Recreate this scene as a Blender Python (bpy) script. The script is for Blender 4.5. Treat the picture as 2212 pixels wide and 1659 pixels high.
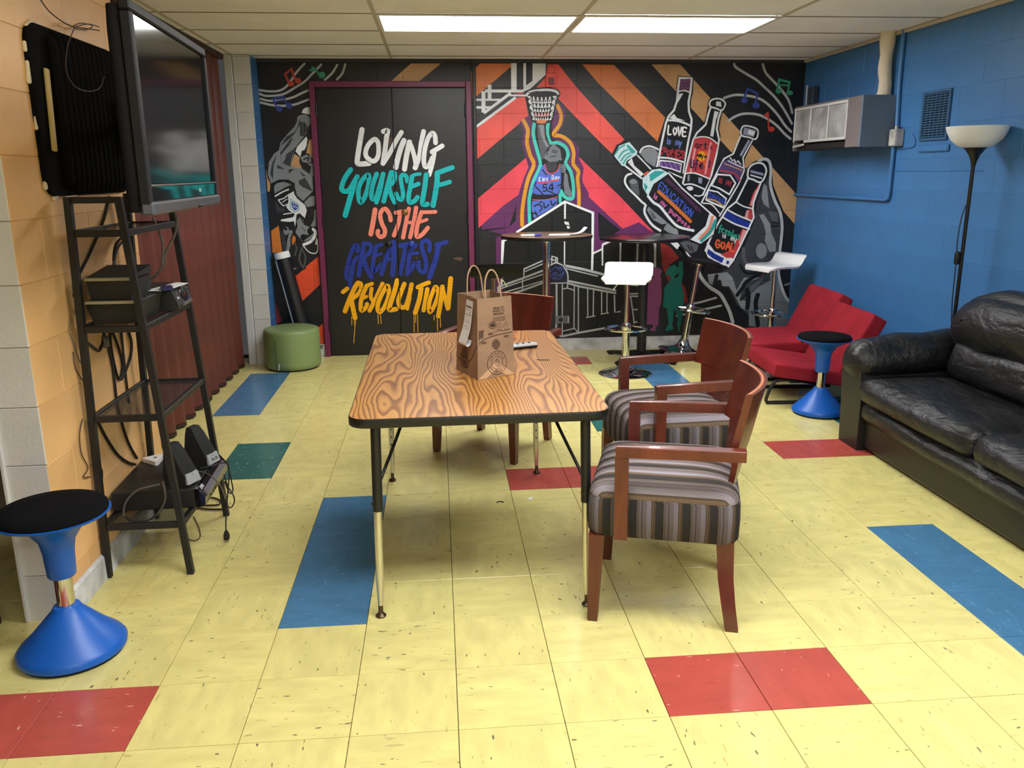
import bpy, bmesh, math, random
from math import sin, cos, pi, radians, sqrt, hypot
from mathutils import Vector, Matrix, noise
from mathutils.geometry import tessellate_polygon
for o in list(bpy.data.objects): bpy.data.objects.remove(o)
SC = bpy.context.scene
COLL = SC.collection
random.seed(7)
# ---------------------------------------------------------------- camera, light, exposure
CAM = Vector((-0.018, -2.6855, 1.5269)); F_PX = 1816.3
YAW, PITCH, ROLL = -0.0857, 0.2460, -0.00858
fwd = Vector((-sin(YAW)*cos(PITCH), cos(YAW)*cos(PITCH), -sin(PITCH)))
rgt = Vector((cos(YAW), sin(YAW), 0)); upv = rgt.cross(fwd)
r2 = cos(ROLL)*rgt + sin(ROLL)*upv; u2 = -sin(ROLL)*rgt + cos(ROLL)*upv
cd = bpy.data.cameras.new('camera'); cam = bpy.data.objects.new('camera', cd); COLL.objects.link(cam)
cd.sensor_fit = 'HORIZONTAL'; cd.sensor_width = 36; cd.lens = F_PX/2212*36; cd.clip_start = .02
cam.matrix_world = Matrix(((r2.x, u2.x, -fwd.x, CAM.x), (r2.y, u2.y, -fwd.y, CAM.y), (r2.z, u2.z, -fwd.z, CAM.z), (0, 0, 0, 1)))
SC.camera = cam
wd = bpy.data.worlds.new('world'); SC.world = wd; wd.use_nodes = True
wd.node_tree.nodes['Background'].inputs[0].default_value = (.5, .5, .5, 1)
wd.node_tree.nodes['Background'].inputs[1].default_value = .05
SC.view_settings.view_transform = 'Standard'; SC.view_settings.look = 'None'
SC.view_settings.gamma = 1; SC.view_settings.use_curve_mapping = False
SC.view_settings.exposure = 1.1
LAMP = 9.5           # radiance of the fluorescent panels
LAMP_COL = (.98, .995, 1.0)
SC.cycles.max_bounces = 8; SC.cycles.diffuse_bounces = 4; SC.cycles.glossy_bounces = 4
SC.cycles.sample_clamp_indirect = 6
# ---------------------------------------------------------------- helpers
def lin(c):
    f = lambda v: v/12.92 if v <= .04045 else ((v+.055)/1.055)**2.4
    return tuple(f(v/255) for v in c) + (1,)
MATS = {}
def mat(name, col, rough=.5, metal=0, spec=.5, bump=None, var=None, coat=0, emit=None, alpha=None, trans=0):
    if name in MATS: return MATS[name]
    m = bpy.data.materials.new(name); m.use_nodes = True; nt = m.node_tree; b = nt.nodes['Principled BSDF']
    b.inputs['Base Color'].default_value = lin(col); b.inputs['Roughness'].default_value = rough
    b.inputs['Metallic'].default_value = metal; b.inputs['Specular IOR Level'].default_value = spec
    b.inputs['Coat Weight'].default_value = coat; b.inputs['Transmission Weight'].default_value = trans
    if alpha is not None: b.inputs['Alpha'].default_value = alpha
    if emit: b.inputs['Emission Color'].default_value = emit[0]+(1,); b.inputs['Emission Strength'].default_value = emit[1]
    tc = nt.nodes.new('ShaderNodeTexCoord')
    if bump:
        n = nt.nodes.new('ShaderNodeTexNoise'); n.inputs['Scale'].default_value = bump[0]; n.inputs['Detail'].default_value = 4
        nt.links.new(tc.outputs['Object'], n.inputs['Vector'])
        bp = nt.nodes.new('ShaderNodeBump'); bp.inputs['Strength'].default_value = bump[1]; bp.inputs['Distance'].default_value = bump[2] if len(bump) > 2 else .004
        nt.links.new(n.outputs['Fac'], bp.inputs['Height']); nt.links.new(bp.outputs[0], b.inputs['Normal'])
    if var:
        n = nt.nodes.new('ShaderNodeTexNoise'); n.inputs['Scale'].default_value = var[0]; n.inputs['Detail'].default_value = 5
        nt.links.new(tc.outputs['Object'], n.inputs['Vector'])
        r = nt.nodes.new('ShaderNodeValToRGB'); a = var[1]
        r.color_ramp.elements[0].position = .3; r.color_ramp.elements[1].position = .7
        r.color_ramp.elements[0].color = lin(tuple(max(0, v*(1-a)) for v in col)); r.color_ramp.elements[1].color = lin(tuple(min(255, v*(1+a)) for v in col))
        nt.links.new(n.outputs['Fac'], r.inputs[0]); nt.links.new(r.outputs[0], b.inputs['Base Color'])
    MATS[name] = m; return m
class N:
    """tiny node-graph helper"""
    def __init__(s, m): s.nt = m.node_tree; s.b = s.nt.nodes['Principled BSDF']
    def new(s, t, **kw):
        n = s.nt.nodes.new(t)
        for k, v in kw.items():
            if k in n.inputs: n.inputs[k].default_value = v
            else: setattr(n, k, v)
        return n
    def link(s, a, b): s.nt.links.new(a, b)
    def math(s, op, a, b=None):
        n = s.nt.nodes.new('ShaderNodeMath'); n.operation = op
        for i, v in enumerate((a, b)):
            if v is None: continue
            if isinstance(v, (int, float)): n.inputs[i].default_value = v
            else: s.link(v, n.inputs[i])
        return n.outputs[0]
    def mix(s, fac, a, b, typ='MIX'):
        n = s.nt.nodes.new('ShaderNodeMix'); n.data_type = 'RGBA'; n.blend_type = typ
        for i, v in ((0, fac), (6, a), (7, b)):
            if isinstance(v, (int, float, tuple)): n.inputs[i].default_value = v
            else: s.link(v, n.inputs[i])
        return n.outputs[2]
    def ramp(s, fac, stops, const=False):
        n = s.nt.nodes.new('ShaderNodeValToRGB'); cr = n.color_ramp
        if const: cr.interpolation = 'CONSTANT'
        while len(cr.elements) < len(stops): cr.elements.new(.5)
        for e, (p, c) in zip(cr.elements, stops): e.position = p; e.color = c
        s.link(fac, n.inputs[0]); return n.outputs[0]
    def obj(s): return s.new('ShaderNodeTexCoord').outputs['Object']
    def scale(s, v, sc, rot=(0, 0, 0), loc=(0, 0, 0)):
        n = s.nt.nodes.new('ShaderNodeMapping'); n.inputs['Scale'].default_value = sc; n.inputs['Rotation'].default_value = rot; n.inputs['Location'].default_value = loc
        s.link(v, n.inputs[0]); return n.outputs[0]
    def noise(s, v, sc, det=3, rough=.5, dist=0):
        n = s.new('ShaderNodeTexNoise', Scale=sc, Detail=det, Roughness=rough, Distortion=dist); s.link(v, n.inputs['Vector']); return n.outputs['Fac']
    def bump(s, h, st=.3, d=.003):
        n = s.new('ShaderNodeBump', Strength=st, Distance=d); s.link(h, n.inputs['Height']); s.link(n.outputs[0], s.b.inputs['Normal'])
class MB:
    """collects shapes into one mesh object"""
    def __init__(s): s.v = []; s.f = []; s.m = []; s.uv = None; s.mi = 0
    def add(s, vs, fs):
        o = len(s.v); s.v += [tuple(p) for p in vs]; s.f += [tuple(i+o for i in f) for f in fs]; s.m += [s.mi]*len(fs); return s
    def box(s, c, d, bev=0, rot=None):
        hx, hy, hz = d[0]/2, d[1]/2, d[2]/2; c = Vector(c); R = rot or Matrix.Identity(3)
        b = min(bev, hx*.98, hy*.98, hz*.98)
        if b <= 0:
            vs = [c+R@Vector((x*hx, y*hy, z*hz)) for z in (-1, 1) for y in (-1, 1) for x in (-1, 1)]
            return s.add(vs, [(0, 2, 3, 1), (4, 5, 7, 6), (0, 1, 5, 4), (2, 6, 7, 3), (0, 4, 6, 2), (1, 3, 7, 5)])
        vs = []; ix = {}
        for x in (-1, 1):
            for y in (-1, 1):
                for z in (-1, 1):
                    for a in range(3):
                        q = [x*(hx-b), y*(hy-b), z*(hz-b)]; q[a] = (x, y, z)[a]*(hx, hy, hz)[a]
                        ix[(x, y, z, a)] = len(vs); vs.append(c+R@Vector(q))
        fs = []
        for sg in (-1, 1):
            fs.append([ix[(sg, y, z, 0)] for y, z in ((-1, -1), (1, -1), (1, 1), (-1, 1))][::sg])
            fs.append([ix[(x, sg, z, 1)] for x, z in ((-1, -1), (-1, 1), (1, 1), (1, -1))][::sg])
            fs.append([ix[(x, y, sg, 2)] for x, y in ((-1, -1), (1, -1), (1, 1), (-1, 1))][::sg])
        for a in (-1, 1):
            for bb in (-1, 1):
                fs.append([ix[(a, bb, -1, 0)], ix[(a, bb, 1, 0)], ix[(a, bb, 1, 1)], ix[(a, bb, -1, 1)]][::-a*bb])
                fs.append([ix[(a, -1, bb, 0)], ix[(a, 1, bb, 0)], ix[(a, 1, bb, 2)], ix[(a, -1, bb, 2)]][::a*bb])
                fs.append([ix[(-1, a, bb, 1)], ix[(1, a, bb, 1)], ix[(1, a, bb, 2)], ix[(-1, a, bb, 2)]][::-a*bb])
        for x in (-1, 1):
            for y in (-1, 1):
                for z in (-1, 1): fs.append([ix[(x, y, z, k)] for k in range(3)][::x*y*z])
        return s.add(vs, fs)
    def loft(s, rings, cap=(True, True), closed=True):
        n = len(rings[0]); o = []; fs = []
        for r in rings: o += list(r)
        for i in range(len(rings)-1):
            for j in range(n if closed else n-1):
                k = (j+1) % n; fs.append((i*n+j, i*n+k, (i+1)*n+k, (i+1)*n+j))
        if cap[0]: fs.append(tuple(range(n-1, -1, -1)))
        if cap[1]: fs.append(tuple((len(rings)-1)*n+j for j in range(n)))
        return s.add(o, fs)
    def lathe(s, prof, n=24, c=(0, 0, 0), cap=(True, True)):
        return s.loft([[(c[0]+r*cos(2*pi*k/n), c[1]+r*sin(2*pi*k/n), c[2]+z) for k in range(n)] for r, z in prof], cap)
    def tube(s, pts, r, n=8, cap=True, closed=False, flat=None):
        pts = [Vector(p) for p in pts]; m = len(pts); rings = []; up = None
        for i, p in enumerate(pts):
            a = pts[(i-1) % m] if (closed or i > 0) else p; b = pts[(i+1) % m] if (closed or i < m-1) else p
            t = (b-a).normalized()
            if up is None: up = t.cross(Vector((0, 0, 1)) if abs(t.z) < .9 else Vector((1, 0, 0))).normalized()
            up = (up - t*up.dot(t)).normalized(); w = t.cross(up); rr = r[i] if isinstance(r, (list, tuple)) else r
            fl = flat or 1
            rings.append([p + up*cos(2*pi*k/n)*rr + w*sin(2*pi*k/n)*rr*fl for k in range(n)])
        if closed: rings.append(rings[0]); return s.loft(rings, (False, False))
        return s.loft(rings, (cap, cap))
    def cyl(s, a, b, r, r2=None, n=16): return s.tube([a, b], [r, r if r2 is None else r2], n)
    def prism(s, poly, z0, z1, ax='z'):
        f = {'z': lambda u, v, w: (u, v, w), 'y': lambda u, v, w: (u, w, v), 'x': lambda u, v, w: (w, u, v)}[ax]
        n = len(poly); area = sum(poly[i][0]*poly[(i+1) % n][1]-poly[(i+1) % n][0]*poly[i][1] for i in range(n))
        if (area < 0) != (ax == 'y'): poly = poly[::-1]
        return s.loft([[f(u, v, z0) for u, v in poly], [f(u, v, z1) for u, v in poly]])
    def soft(s, c, d, r=.05, n=9, puff=(0, 0, 0), wob=0, seed=0, rot=None, taper=None):
        """upholstered block: rounded box, optionally puffed and creased"""
        H = Vector(d)/2; r = min(r, *[h*.98 for h in H]); c = Vector(c); R = rot or Matrix.Identity(3); idx = {}; vs = []; fs = []
        def pt(q):
            k = tuple(round(x, 5) for x in q)
            if k in idx: return idx[k]
            p = Vector((q[0]*H.x, q[1]*H.y, q[2]*H.z)); inn = Vector([max(-(H[a]-r), min(H[a]-r, p[a])) for a in range(3)])
            dv = p-inn
            if dv.length > 1e-9: p = inn + dv.normalized()*r*min(1, dv.length/r if sum(abs(x) > 1e-9 for x in dv) == 1 else 1)
            for a in range(3):
                o1, o2 = [q[b] for b in range(3) if b != a]
                p[a] += q[a]*puff[a]*(1-o1*o1)*(1-o2*o2)
            if taper: p = taper(p)
            if wob:
                nv = noise.noise_vector(Vector((p.x*7+seed*3.1, p.y*7+seed, p.z*7)))
                p += nv*wob
            idx[k] = len(vs); vs.append(c+R@p); return idx[k]
        g = [-1+2*i/n for i in range(n+1)]
        g = [sin(x*pi/2)*.35+x*.65 for x in g]
        for a in range(3):
            for sg in (-1, 1):
                for i in range(n):
                    for j in range(n):
                        q = []
                        for (u, v) in ((g[i], g[j]), (g[i+1], g[j]), (g[i+1], g[j+1]), (g[i], g[j+1])):
                            t = [0, 0, 0]; t[a] = sg; t[(a+1) % 3] = u; t[(a+2) % 3] = v; q.append(pt(t))
                        fs.append(q[::sg])
        return s.add(vs, fs)
    def poly(s, tris, pts): return s.add(pts, tris)
    def build(s, name, mats, parent=None, loc=None, smooth=True, ang=35, mesh_only=False):
        me = bpy.data.meshes.new(name); me.from_pydata(s.v, [], s.f)
        ml = mats if isinstance(mats, (list, tuple)) else [mats]
        for m in ml: me.materials.append(m)
        if len(ml) > 1: me.polygons.foreach_set('material_index', s.m)
        if smooth and len(me.polygons):
            me.polygons.foreach_set('use_smooth', [True]*len(me.polygons)); me.set_sharp_from_angle(angle=radians(ang))
        if s.uv:
            uvl = me.uv_layers.new(name='wrap')
            for l in me.loops: uvl.data[l.index].uv = s.uv[l.vertex_index]
        me.update()
        if mesh_only: return me
        o = bpy.data.objects.new(name, me); COLL.objects.link(o)
        if parent: o.parent = parent
        if loc: o.location = loc
        return o
def inst(name, me, parent=None, loc=(0, 0, 0), rotz=0):
    o = bpy.data.objects.new(name, me); COLL.objects.link(o); o.parent = parent; o.location = loc; o.rotation_euler = (0, 0, rotz); return o
def tag(o, label, cat, group=None):
    o['label'] = label; o['category'] = cat
    if group: o['group'] = group
    return o
def thing(name, label, cat, loc=(0, 0, 0), rotz=0, group=None):
    o = bpy.data.objects.new(name, None); COLL.objects.link(o); o.location = loc; o.rotation_euler = (0, 0, rotz); o.empty_display_size = .1
    return tag(o, label, cat, group)
def struct(name, loc=(0, 0, 0)):
    o = bpy.data.objects.new(name, None); COLL.objects.link(o); o.location = loc; o['kind'] = 'structure'; return o
def dup(root, label, loc=None, rotz=None, group=None):
    def cp(o, par):
        c = o.copy(); COLL.objects.link(c); c.parent = par
        for ch in list(o.children): cp(ch, c)
        return c
    r = cp(root, None); r['label'] = label
    if loc is not None: r.location = loc
    if rotz is not None: r.rotation_euler = (0, 0, rotz)
    if group: r['group'] = group
    return r
def crom(pts, k=5, closed=False):
    n = len(pts); out = []; P = [Vector(p) for p in pts]
    for i in range(n if closed else n-1):
        p0 = P[(i-1) % n] if closed or i > 0 else P[0]; p1 = P[i]; p2 = P[(i+1) % n]; p3 = P[(i+2) % n] if closed or i < n-2 else P[-1]
        for j in range(k):
            t = j/k; out.append(.5*((2*p1)+(p2-p0)*t+(2*p0-5*p1+4*p2-p3)*t*t+(3*p1-p0-3*p2+p3)*t*t*t))
    if not closed: out.append(P[-1])
    return out
def rrect(hx, hy, r, n=5, cx=0, cy=0):
    out = []
    for sx, sy, a0 in ((1, 1, 0), (-1, 1, 90), (-1, -1, 180), (1, -1, 270)):
        for k in range(n+1):
            a = radians(a0+90*k/n); out.append((cx+sx*(hx-r)+r*cos(a), cy+sy*(hy-r)+r*sin(a)))
    return out
def text_obj(s, size, m, parent=None, M=None, name='print', ext=.0002):
    cu = bpy.data.curves.new('t', 'FONT'); cu.body = s; cu.size = size; cu.align_x = 'CENTER'; cu.align_y = 'CENTER'; cu.extrude = ext; cu.offset = size*.022
    t = bpy.data.objects.new('t', cu); COLL.objects.link(t)
    me = bpy.data.meshes.new_from_object(t.evaluated_get(bpy.context.evaluated_depsgraph_get())); bpy.data.objects.remove(t)
    me.materials.clear(); me.materials.append(m)
    if M is not None: me.transform(M)
    return me
Rz = lambda a: Matrix.Rotation(a, 3, 'Z')
Ry = lambda a: Matrix.Rotation(a, 3, 'Y')
Rx = lambda a: Matrix.Rotation(a, 3, 'X')
def in_view(p, mx=1.06):
    v = Vector(p)-CAM; d = v.dot(fwd)
    if d < .2: return False
    return abs(v.dot(r2)/d*F_PX) < 1106*mx and abs(v.dot(u2)/d*F_PX) < 830*mx
# ---------------------------------------------------------------- shared materials
BLACKM = mat('black_powder_coat', (19, 19, 22), .5)
CHROME = mat('chrome', (215, 215, 215), .08, 1)
STEEL = mat('brushed_steel', (150, 148, 142), .3, 1)
BLKPL = mat('black_plastic', (15, 15, 17), .35)
GLOSSBLK = mat('gloss_black', (6, 6, 9), .06, coat=.5)
BLKFAB = mat('black_fabric', (14, 14, 17), .95, spec=.1, bump=(260, .3, .001))
BLUEPL = mat('blue_plastic', (16, 94, 194), .38, var=(3, .04))
WHITEPL = mat('white_plastic', (235, 235, 238), .3)
PAPER = mat('white_paper', (235, 236, 238), .7)
CABLE = mat('black_cable', (17, 17, 19), .5)
CABLEG = mat('grey_cable', (92, 88, 84), .5)
CABLEB = mat('brown_cable', (66, 44, 34), .6)
RUBBER = mat('dark_rubber', (22, 20, 20), .7)
def painted_block(name, col, var=.05, rough=.45):
    m = mat(name, col, rough, bump=(55, .35, .004), var=(2.2, var)); return m
BLUEW = painted_block('blue_wall_paint', (62, 117, 175), .04, .42)
ORNGW = painted_block('orange_wall_paint', (236, 186, 126), .05)
GREYW = painted_block('grey_white_paint', (208, 206, 204), .04)
BLACKW = painted_block('black_wall_paint', (24, 26, 33), .12, .4)
BASEW = mat('scuffed_white_paint', (206, 206, 210), .5, bump=(30, .3), var=(9, .16))
PAINT={'BL':(52,76,180),'BL2':(66,96,215),'CO':(244,92,84),'DK':(20,22,28),'DP':(75,38,74),'DR':(150,45,44),'DRN':(96,70,58),'G1':(138,143,150),'G2':(90,92,100),'G3':(60,63,71),'GO':(236,98,56),'GO2':(238,146,118),'GW':(194,198,202),'K':(20,22,28),'LB':(28,52,150),'LC':(255,140,120),'LL':(70,92,180),'LN':(22,26,52),'LPK':(232,170,170),'LT':(205,232,238),'LTEAL':(8,188,196),'LW':(240,241,246),'LY':(250,176,8),'MB':(58,78,166),'MBL':(112,140,225),'MG':(64,158,134),'MG2':(50,180,150),'MR':(205,74,64),'NB':(84,110,205),'OB':(222,128,48),'OR':(222,128,74),'OR2':(212,116,48),'PI':(152,74,128),'PK':(240,76,92),'PKL':(232,160,160),'PT':(214,104,172),'PU':(100,44,98),'PU2':(112,72,108),'RDK':(176,52,66),'RED':(196,62,70),'RO':(236,84,50),'SG':(150,155,182),'TE':(70,205,190),'TG':(18,122,112),'TN':(205,160,112),'TS':(52,168,165),'VI':(130,90,168),'VI2':(88,70,120),'W':(234,238,243),'WR':(122,128,138),'YE':(225,158,36)}
MURAL=[
('painted_lettering', 0, 4.548, 'white hand painted word LOVING',[
('s','DK',53.1,1,0,[-606,1879,-631,1768,-654,1657,-657,1617,-629,1608,-563,1613]),
('s','LW',41.8,1,0,[-606,1879,-631,1768,-654,1657,-657,1617,-629,1608,-563,1613]),
('s','DK',49.4,1,1,[-508,1803,-550,1772,-581,1721,-583,1670,-542,1633,-509,1637,-485,1674,-478,1730,-483,1781]),
('s','LW',38.0,1,1,[-508,1803,-550,1772,-581,1721,-583,1670,-542,1633,-509,1637,-485,1674,-478,1730,-483,1781]),
('s','DK',51.2,1,0,[-434,1864,-400,1869,-412,1813,-425,1730,-449,1611]),
('s','DK',49.1,1,0,[-288,1856,-340,1780,-391,1692,-448,1611]),
('s','LW',39.8,1,0,[-434,1864,-400,1869,-412,1813,-425,1730,-449,1611]),
('s','LW',37.7,1,0,[-288,1856,-340,1780,-391,1692,-448,1611]),
('s','DK',55.1,1,0,[-270,1791,-299,1729,-326,1650,-345,1580]),
('s','LW',43.6,1,0,[-270,1791,-299,1729,-326,1650,-345,1580]),
('s','DK',53.8,1,0,[-225,1779,-253,1673,-274,1565]),
('s','DK',48.0,1,0,[-225,1779,-203,1719,-181,1616,-189,1574]),
('s','DK',50.7,1,0,[-107,1862,-129,1774,-147,1672,-185,1574]),
('s','LW',42.3,1,0,[-225,1779,-253,1673,-274,1565]),
('s','LW',36.5,1,0,[-225,1779,-203,1719,-181,1616,-189,1574]),
('s','LW',39.2,1,0,[-107,1862,-129,1774,-147,1672,-185,1574]),
('s','DK',49.6,1,0,[-12,1773,-15,1825,-36,1849,-71,1811,-102,1719,-113,1625,-102,1583,-73,1592,-42,1653]),
('s','DK',49.7,1,0,[-44,1700,-1,1723,42,1748]),
('s','DK',46.6,1,0,[-24,1690,-44,1601,-72,1517]),
('s','LW',38.1,1,0,[-12,1773,-15,1825,-36,1849,-71,1811,-102,1719,-113,1625,-102,1583,-73,1592,-42,1653]),
('s','LW',38.1,1,0,[-44,1700,-1,1723,42,1748]),
('s','LW',35.0,1,0,[-24,1690,-44,1601,-72,1517]),
]),
('painted_lettering', 0, 4.548, 'teal hand painted word YOURSELF',[
('s','DK',51.4,1,0,[-715,1564,-764,1499,-794,1433,-793,1400,-765,1390,-736,1400,-694,1461,-664,1508]),
('s','DK',56.0,1,0,[-684,1470,-724,1357,-779,1196]),
('s','LTEAL',39.9,1,0,[-715,1564,-764,1499,-794,1433,-793,1400,-765,1390,-736,1400,-694,1461,-664,1508]),
('s','LTEAL',44.5,1,0,[-684,1470,-724,1357,-779,1196]),
('s','DK',49.4,1,1,[-576,1521,-621,1484,-656,1418,-662,1342,-648,1299,-614,1337,-582,1417,-568,1493]),
('s','LTEAL',37.9,1,1,[-576,1521,-621,1484,-656,1418,-662,1342,-648,1299,-614,1337,-582,1417,-568,1493]),
('s','DK',49.5,1,0,[-504,1527,-537,1450,-555,1370,-550,1327,-520,1336,-496,1393,-451,1527]),
('s','DK',46.4,1,0,[-451,1527,-482,1392,-517,1298]),
('s','LTEAL',37.9,1,0,[-504,1527,-537,1450,-555,1370,-550,1327,-520,1336,-496,1393,-451,1527]),
('s','LTEAL',34.8,1,0,[-451,1527,-482,1392,-517,1298]),
('s','DK',50.9,1,0,[-384,1538,-417,1439,-457,1307]),
('s','DK',46.4,1,0,[-386,1538,-357,1533,-357,1486,-383,1448,-415,1430]),
('s','DK',47.5,1,0,[-406,1420,-392,1354,-367,1296]),
('s','LTEAL',39.4,1,0,[-384,1538,-417,1439,-457,1307]),
('s','LTEAL',34.9,1,0,[-386,1538,-357,1533,-357,1486,-383,1448,-415,1430]),
('s','LTEAL',35.9,1,0,[-406,1420,-392,1354,-367,1296]),
('s','DK',46.7,1,0,[-255,1466,-264,1509,-293,1518,-308,1490,-301,1424,-294,1362,-308,1319,-334,1329,-351,1367]),
('s','LTEAL',35.1,1,0,[-255,1466,-264,1509,-293,1518,-308,1490,-301,1424,-294,1362,-308,1319,-334,1329,-351,1367]),
('s','DK',38.6,1,0,[-216,1508,-187,1520,-148,1524]),
('s','DK',49.8,1,0,[-214,1504,-228,1437,-249,1342,-243,1295,-199,1308,-176,1337]),
('s','DK',46.8,1,0,[-224,1423,-195,1432,-163,1445]),
('s','LTEAL',27.0,1,0,[-216,1508,-187,1520,-148,1524]),
('s','LTEAL',38.2,1,0,[-214,1504,-228,1437,-249,1342,-243,1295,-199,1308,-176,1337]),
('s','LTEAL',35.2,1,0,[-224,1423,-195,1432,-163,1445]),
('s','DK',53.1,1,0,[-97,1517,-113,1413,-136,1298,-122,1276,-95,1279]),
('s','LTEAL',41.5,1,0,[-97,1517,-113,1413,-136,1298,-122,1276,-95,1279]),
('s','DK',55.9,1,0,[-5,1530,-9,1459,-32,1340,-49,1268]),
('s','DK',52.3,1,0,[-7,1530,57,1553,121,1574]),
('s','DK',48.0,1,0,[0,1433,49,1444,96,1458]),
('s','LTEAL',44.3,1,0,[-5,1530,-9,1459,-32,1340,-49,1268]),
('s','LTEAL',40.6,1,0,[-7,1530,57,1553,121,1574]),
('s','LTEAL',36.3,1,0,[0,1433,49,1444,96,1458]),
]),
('painted_lettering', 0, 4.548, 'salmon hand painted words IS THE',[
('s','DK',52.2,1,0,[-531,1237,-551,1143,-576,1038]),
('s','LC',40.5,1,0,[-531,1237,-551,1143,-576,1038]),
('s','DK',48.0,1,0,[-406,1151,-413,1199,-445,1244,-480,1224,-491,1181,-479,1123,-457,1069,-467,1026,-499,1014,-519,1041,-514,1062]),
('s','LC',36.3,1,0,[-406,1151,-413,1199,-445,1244,-480,1224,-491,1181,-479,1123,-457,1069,-467,1026,-499,1014,-519,1041,-514,1062]),
('s','DK',47.0,1,0,[-360,1212,-324,1217,-284,1223]),
('s','DK',47.0,1,0,[-325,1208,-343,1121,-384,1025]),
('s','LC',35.3,1,0,[-360,1212,-324,1217,-284,1223]),
('s','LC',35.3,1,0,[-325,1208,-343,1121,-384,1025]),
('s','DK',47.1,1,0,[-251,1243,-273,1154,-308,1006]),
('s','DK',47.1,1,0,[-190,1250,-215,1129,-249,1007]),
('s','DK',39.0,0,0,[-267,1130,-223,1129]),
('s','LC',35.4,1,0,[-251,1243,-273,1154,-308,1006]),
('s','LC',35.4,1,0,[-190,1250,-215,1129,-249,1007]),
('s','LC',27.3,0,0,[-267,1130,-223,1129]),
('s','DK',47.2,1,0,[-146,1213,-182,1114,-196,1031,-185,1009,-145,1031,-98,1084]),
('s','DK',42.7,1,0,[-146,1213,-90,1213,-30,1215]),
('s','DK',38.2,1,0,[-166,1131,-137,1140,-103,1152]),
('s','LC',35.5,1,0,[-146,1213,-182,1114,-196,1031,-185,1009,-145,1031,-98,1084]),
('s','LC',30.9,1,0,[-146,1213,-90,1213,-30,1215]),
('s','LC',26.5,1,0,[-166,1131,-137,1140,-103,1152]),
]),
('painted_lettering', 0, 4.548, 'dark blue hand painted word GREATEST',[
('s','DK',47.1,1,0,[-694,900,-691,941,-712,946,-750,879,-791,746,-799,687,-777,662,-750,706,-732,805,-689,851]),
('s','DK',50.5,1,0,[-741,770,-767,647,-770,597]),
('s','LB',35.4,1,0,[-694,900,-691,941,-712,946,-750,879,-791,746,-799,687,-777,662,-750,706,-732,805,-689,851]),
('s','LB',38.7,1,0,[-741,770,-767,647,-770,597]),
('s','DK',51.6,1,0,[-638,960,-658,867,-695,695]),
('s','DK',47.1,1,0,[-641,960,-595,957,-577,925,-598,881,-644,842]),
('s','DK',51.9,1,0,[-647,833,-624,753,-589,678]),
('s','LB',39.9,1,0,[-638,960,-658,867,-695,695]),
('s','LB',35.4,1,0,[-641,960,-595,957,-577,925,-598,881,-644,842]),
('s','LB',40.1,1,0,[-647,833,-624,753,-589,678]),
('s','DK',39.1,0,0,[-532,939,-487,953]),
('s','DK',47.3,1,0,[-532,939,-561,841,-574,752,-559,725,-502,786]),
('s','DK',38.2,0,0,[-548,856,-496,874]),
('s','LB',27.3,0,0,[-532,939,-487,953]),
('s','LB',35.5,1,0,[-532,939,-561,841,-574,752,-559,725,-502,786]),
('s','LB',26.5,0,0,[-548,856,-496,874]),
('s','DK',51.9,1,0,[-401,966,-441,878,-503,701]),
('s','DK',56.5,1,0,[-391,966,-391,838,-410,697]),
('s','DK',39.3,0,0,[-449,824,-404,824]),
('s','LB',40.1,1,0,[-401,966,-441,878,-503,701]),
('s','LB',44.7,1,0,[-391,966,-391,838,-410,697]),
('s','LB',27.5,0,0,[-449,824,-404,824]),
('s','DK',50.7,1,0,[-335,938,-281,947,-234,954]),
('s','DK',49.4,1,0,[-291,935,-316,812,-345,701]),
('s','LB',38.9,1,0,[-335,938,-281,947,-234,954]),
('s','LB',37.5,1,0,[-291,935,-316,812,-345,701]),
('s','DK',48.5,1,0,[-205,939,-243,905,-267,811,-285,702]),
('s','DK',39.4,0,0,[-250,870,-190,874]),
('s','DK',47.9,1,0,[-285,695,-250,737,-219,791]),
('s','LB',36.7,1,0,[-205,939,-243,905,-267,811,-285,702]),
('s','LB',27.6,0,0,[-250,870,-190,874]),
('s','LB',36.0,1,0,[-285,695,-250,737,-219,791]),
('s','DK',49.7,1,0,[-91,892,-86,951,-117,982,-153,952,-145,883,-123,804,-131,724,-166,713,-188,755,-185,798]),
('s','LB',37.8,1,0,[-91,892,-86,951,-117,982,-153,952,-145,883,-123,804,-131,724,-166,713,-188,755,-185,798]),
('s','DK',49.7,1,0,[-29,943,15,952,56,962]),
('s','DK',57.1,1,0,[-10,940,-44,808,-98,666]),
('s','LB',37.8,1,0,[-29,943,15,952,56,962]),
('s','LB',45.2,1,0,[-10,940,-44,808,-98,666]),
]),
('painted_lettering', 0, 4.548, 'yellow hand painted word REVOLUTION with drips',[
('s','DK',47.5,0,0,[-834,555,-798,583]),
('s','DK',52.1,1,0,[-702,630,-731,593,-786,484,-826,390]),
('s','DK',47.5,1,0,[-709,630,-680,622,-682,577,-709,533,-756,498]),
('s','DK',52.3,1,0,[-767,483,-756,402,-744,331]),
('s','LY',35.7,0,0,[-834,555,-798,583]),
('s','LY',40.3,1,0,[-702,630,-731,593,-786,484,-826,390]),
('s','LY',35.7,1,0,[-709,630,-680,622,-682,577,-709,533,-756,498]),
('s','LY',40.5,1,0,[-767,483,-756,402,-744,331]),
('s','DK',47.7,1,0,[-629,606,-676,512,-692,431,-685,391,-646,420,-637,448]),
('s','DK',43.1,0,0,[-634,604,-586,621]),
('s','DK',39.5,0,0,[-669,497,-637,513]),
('s','LY',35.8,1,0,[-629,606,-676,512,-692,431,-685,391,-646,420,-637,448]),
('s','LY',31.2,0,0,[-634,604,-586,621]),
('s','LY',27.6,0,0,[-669,497,-637,513]),
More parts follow.
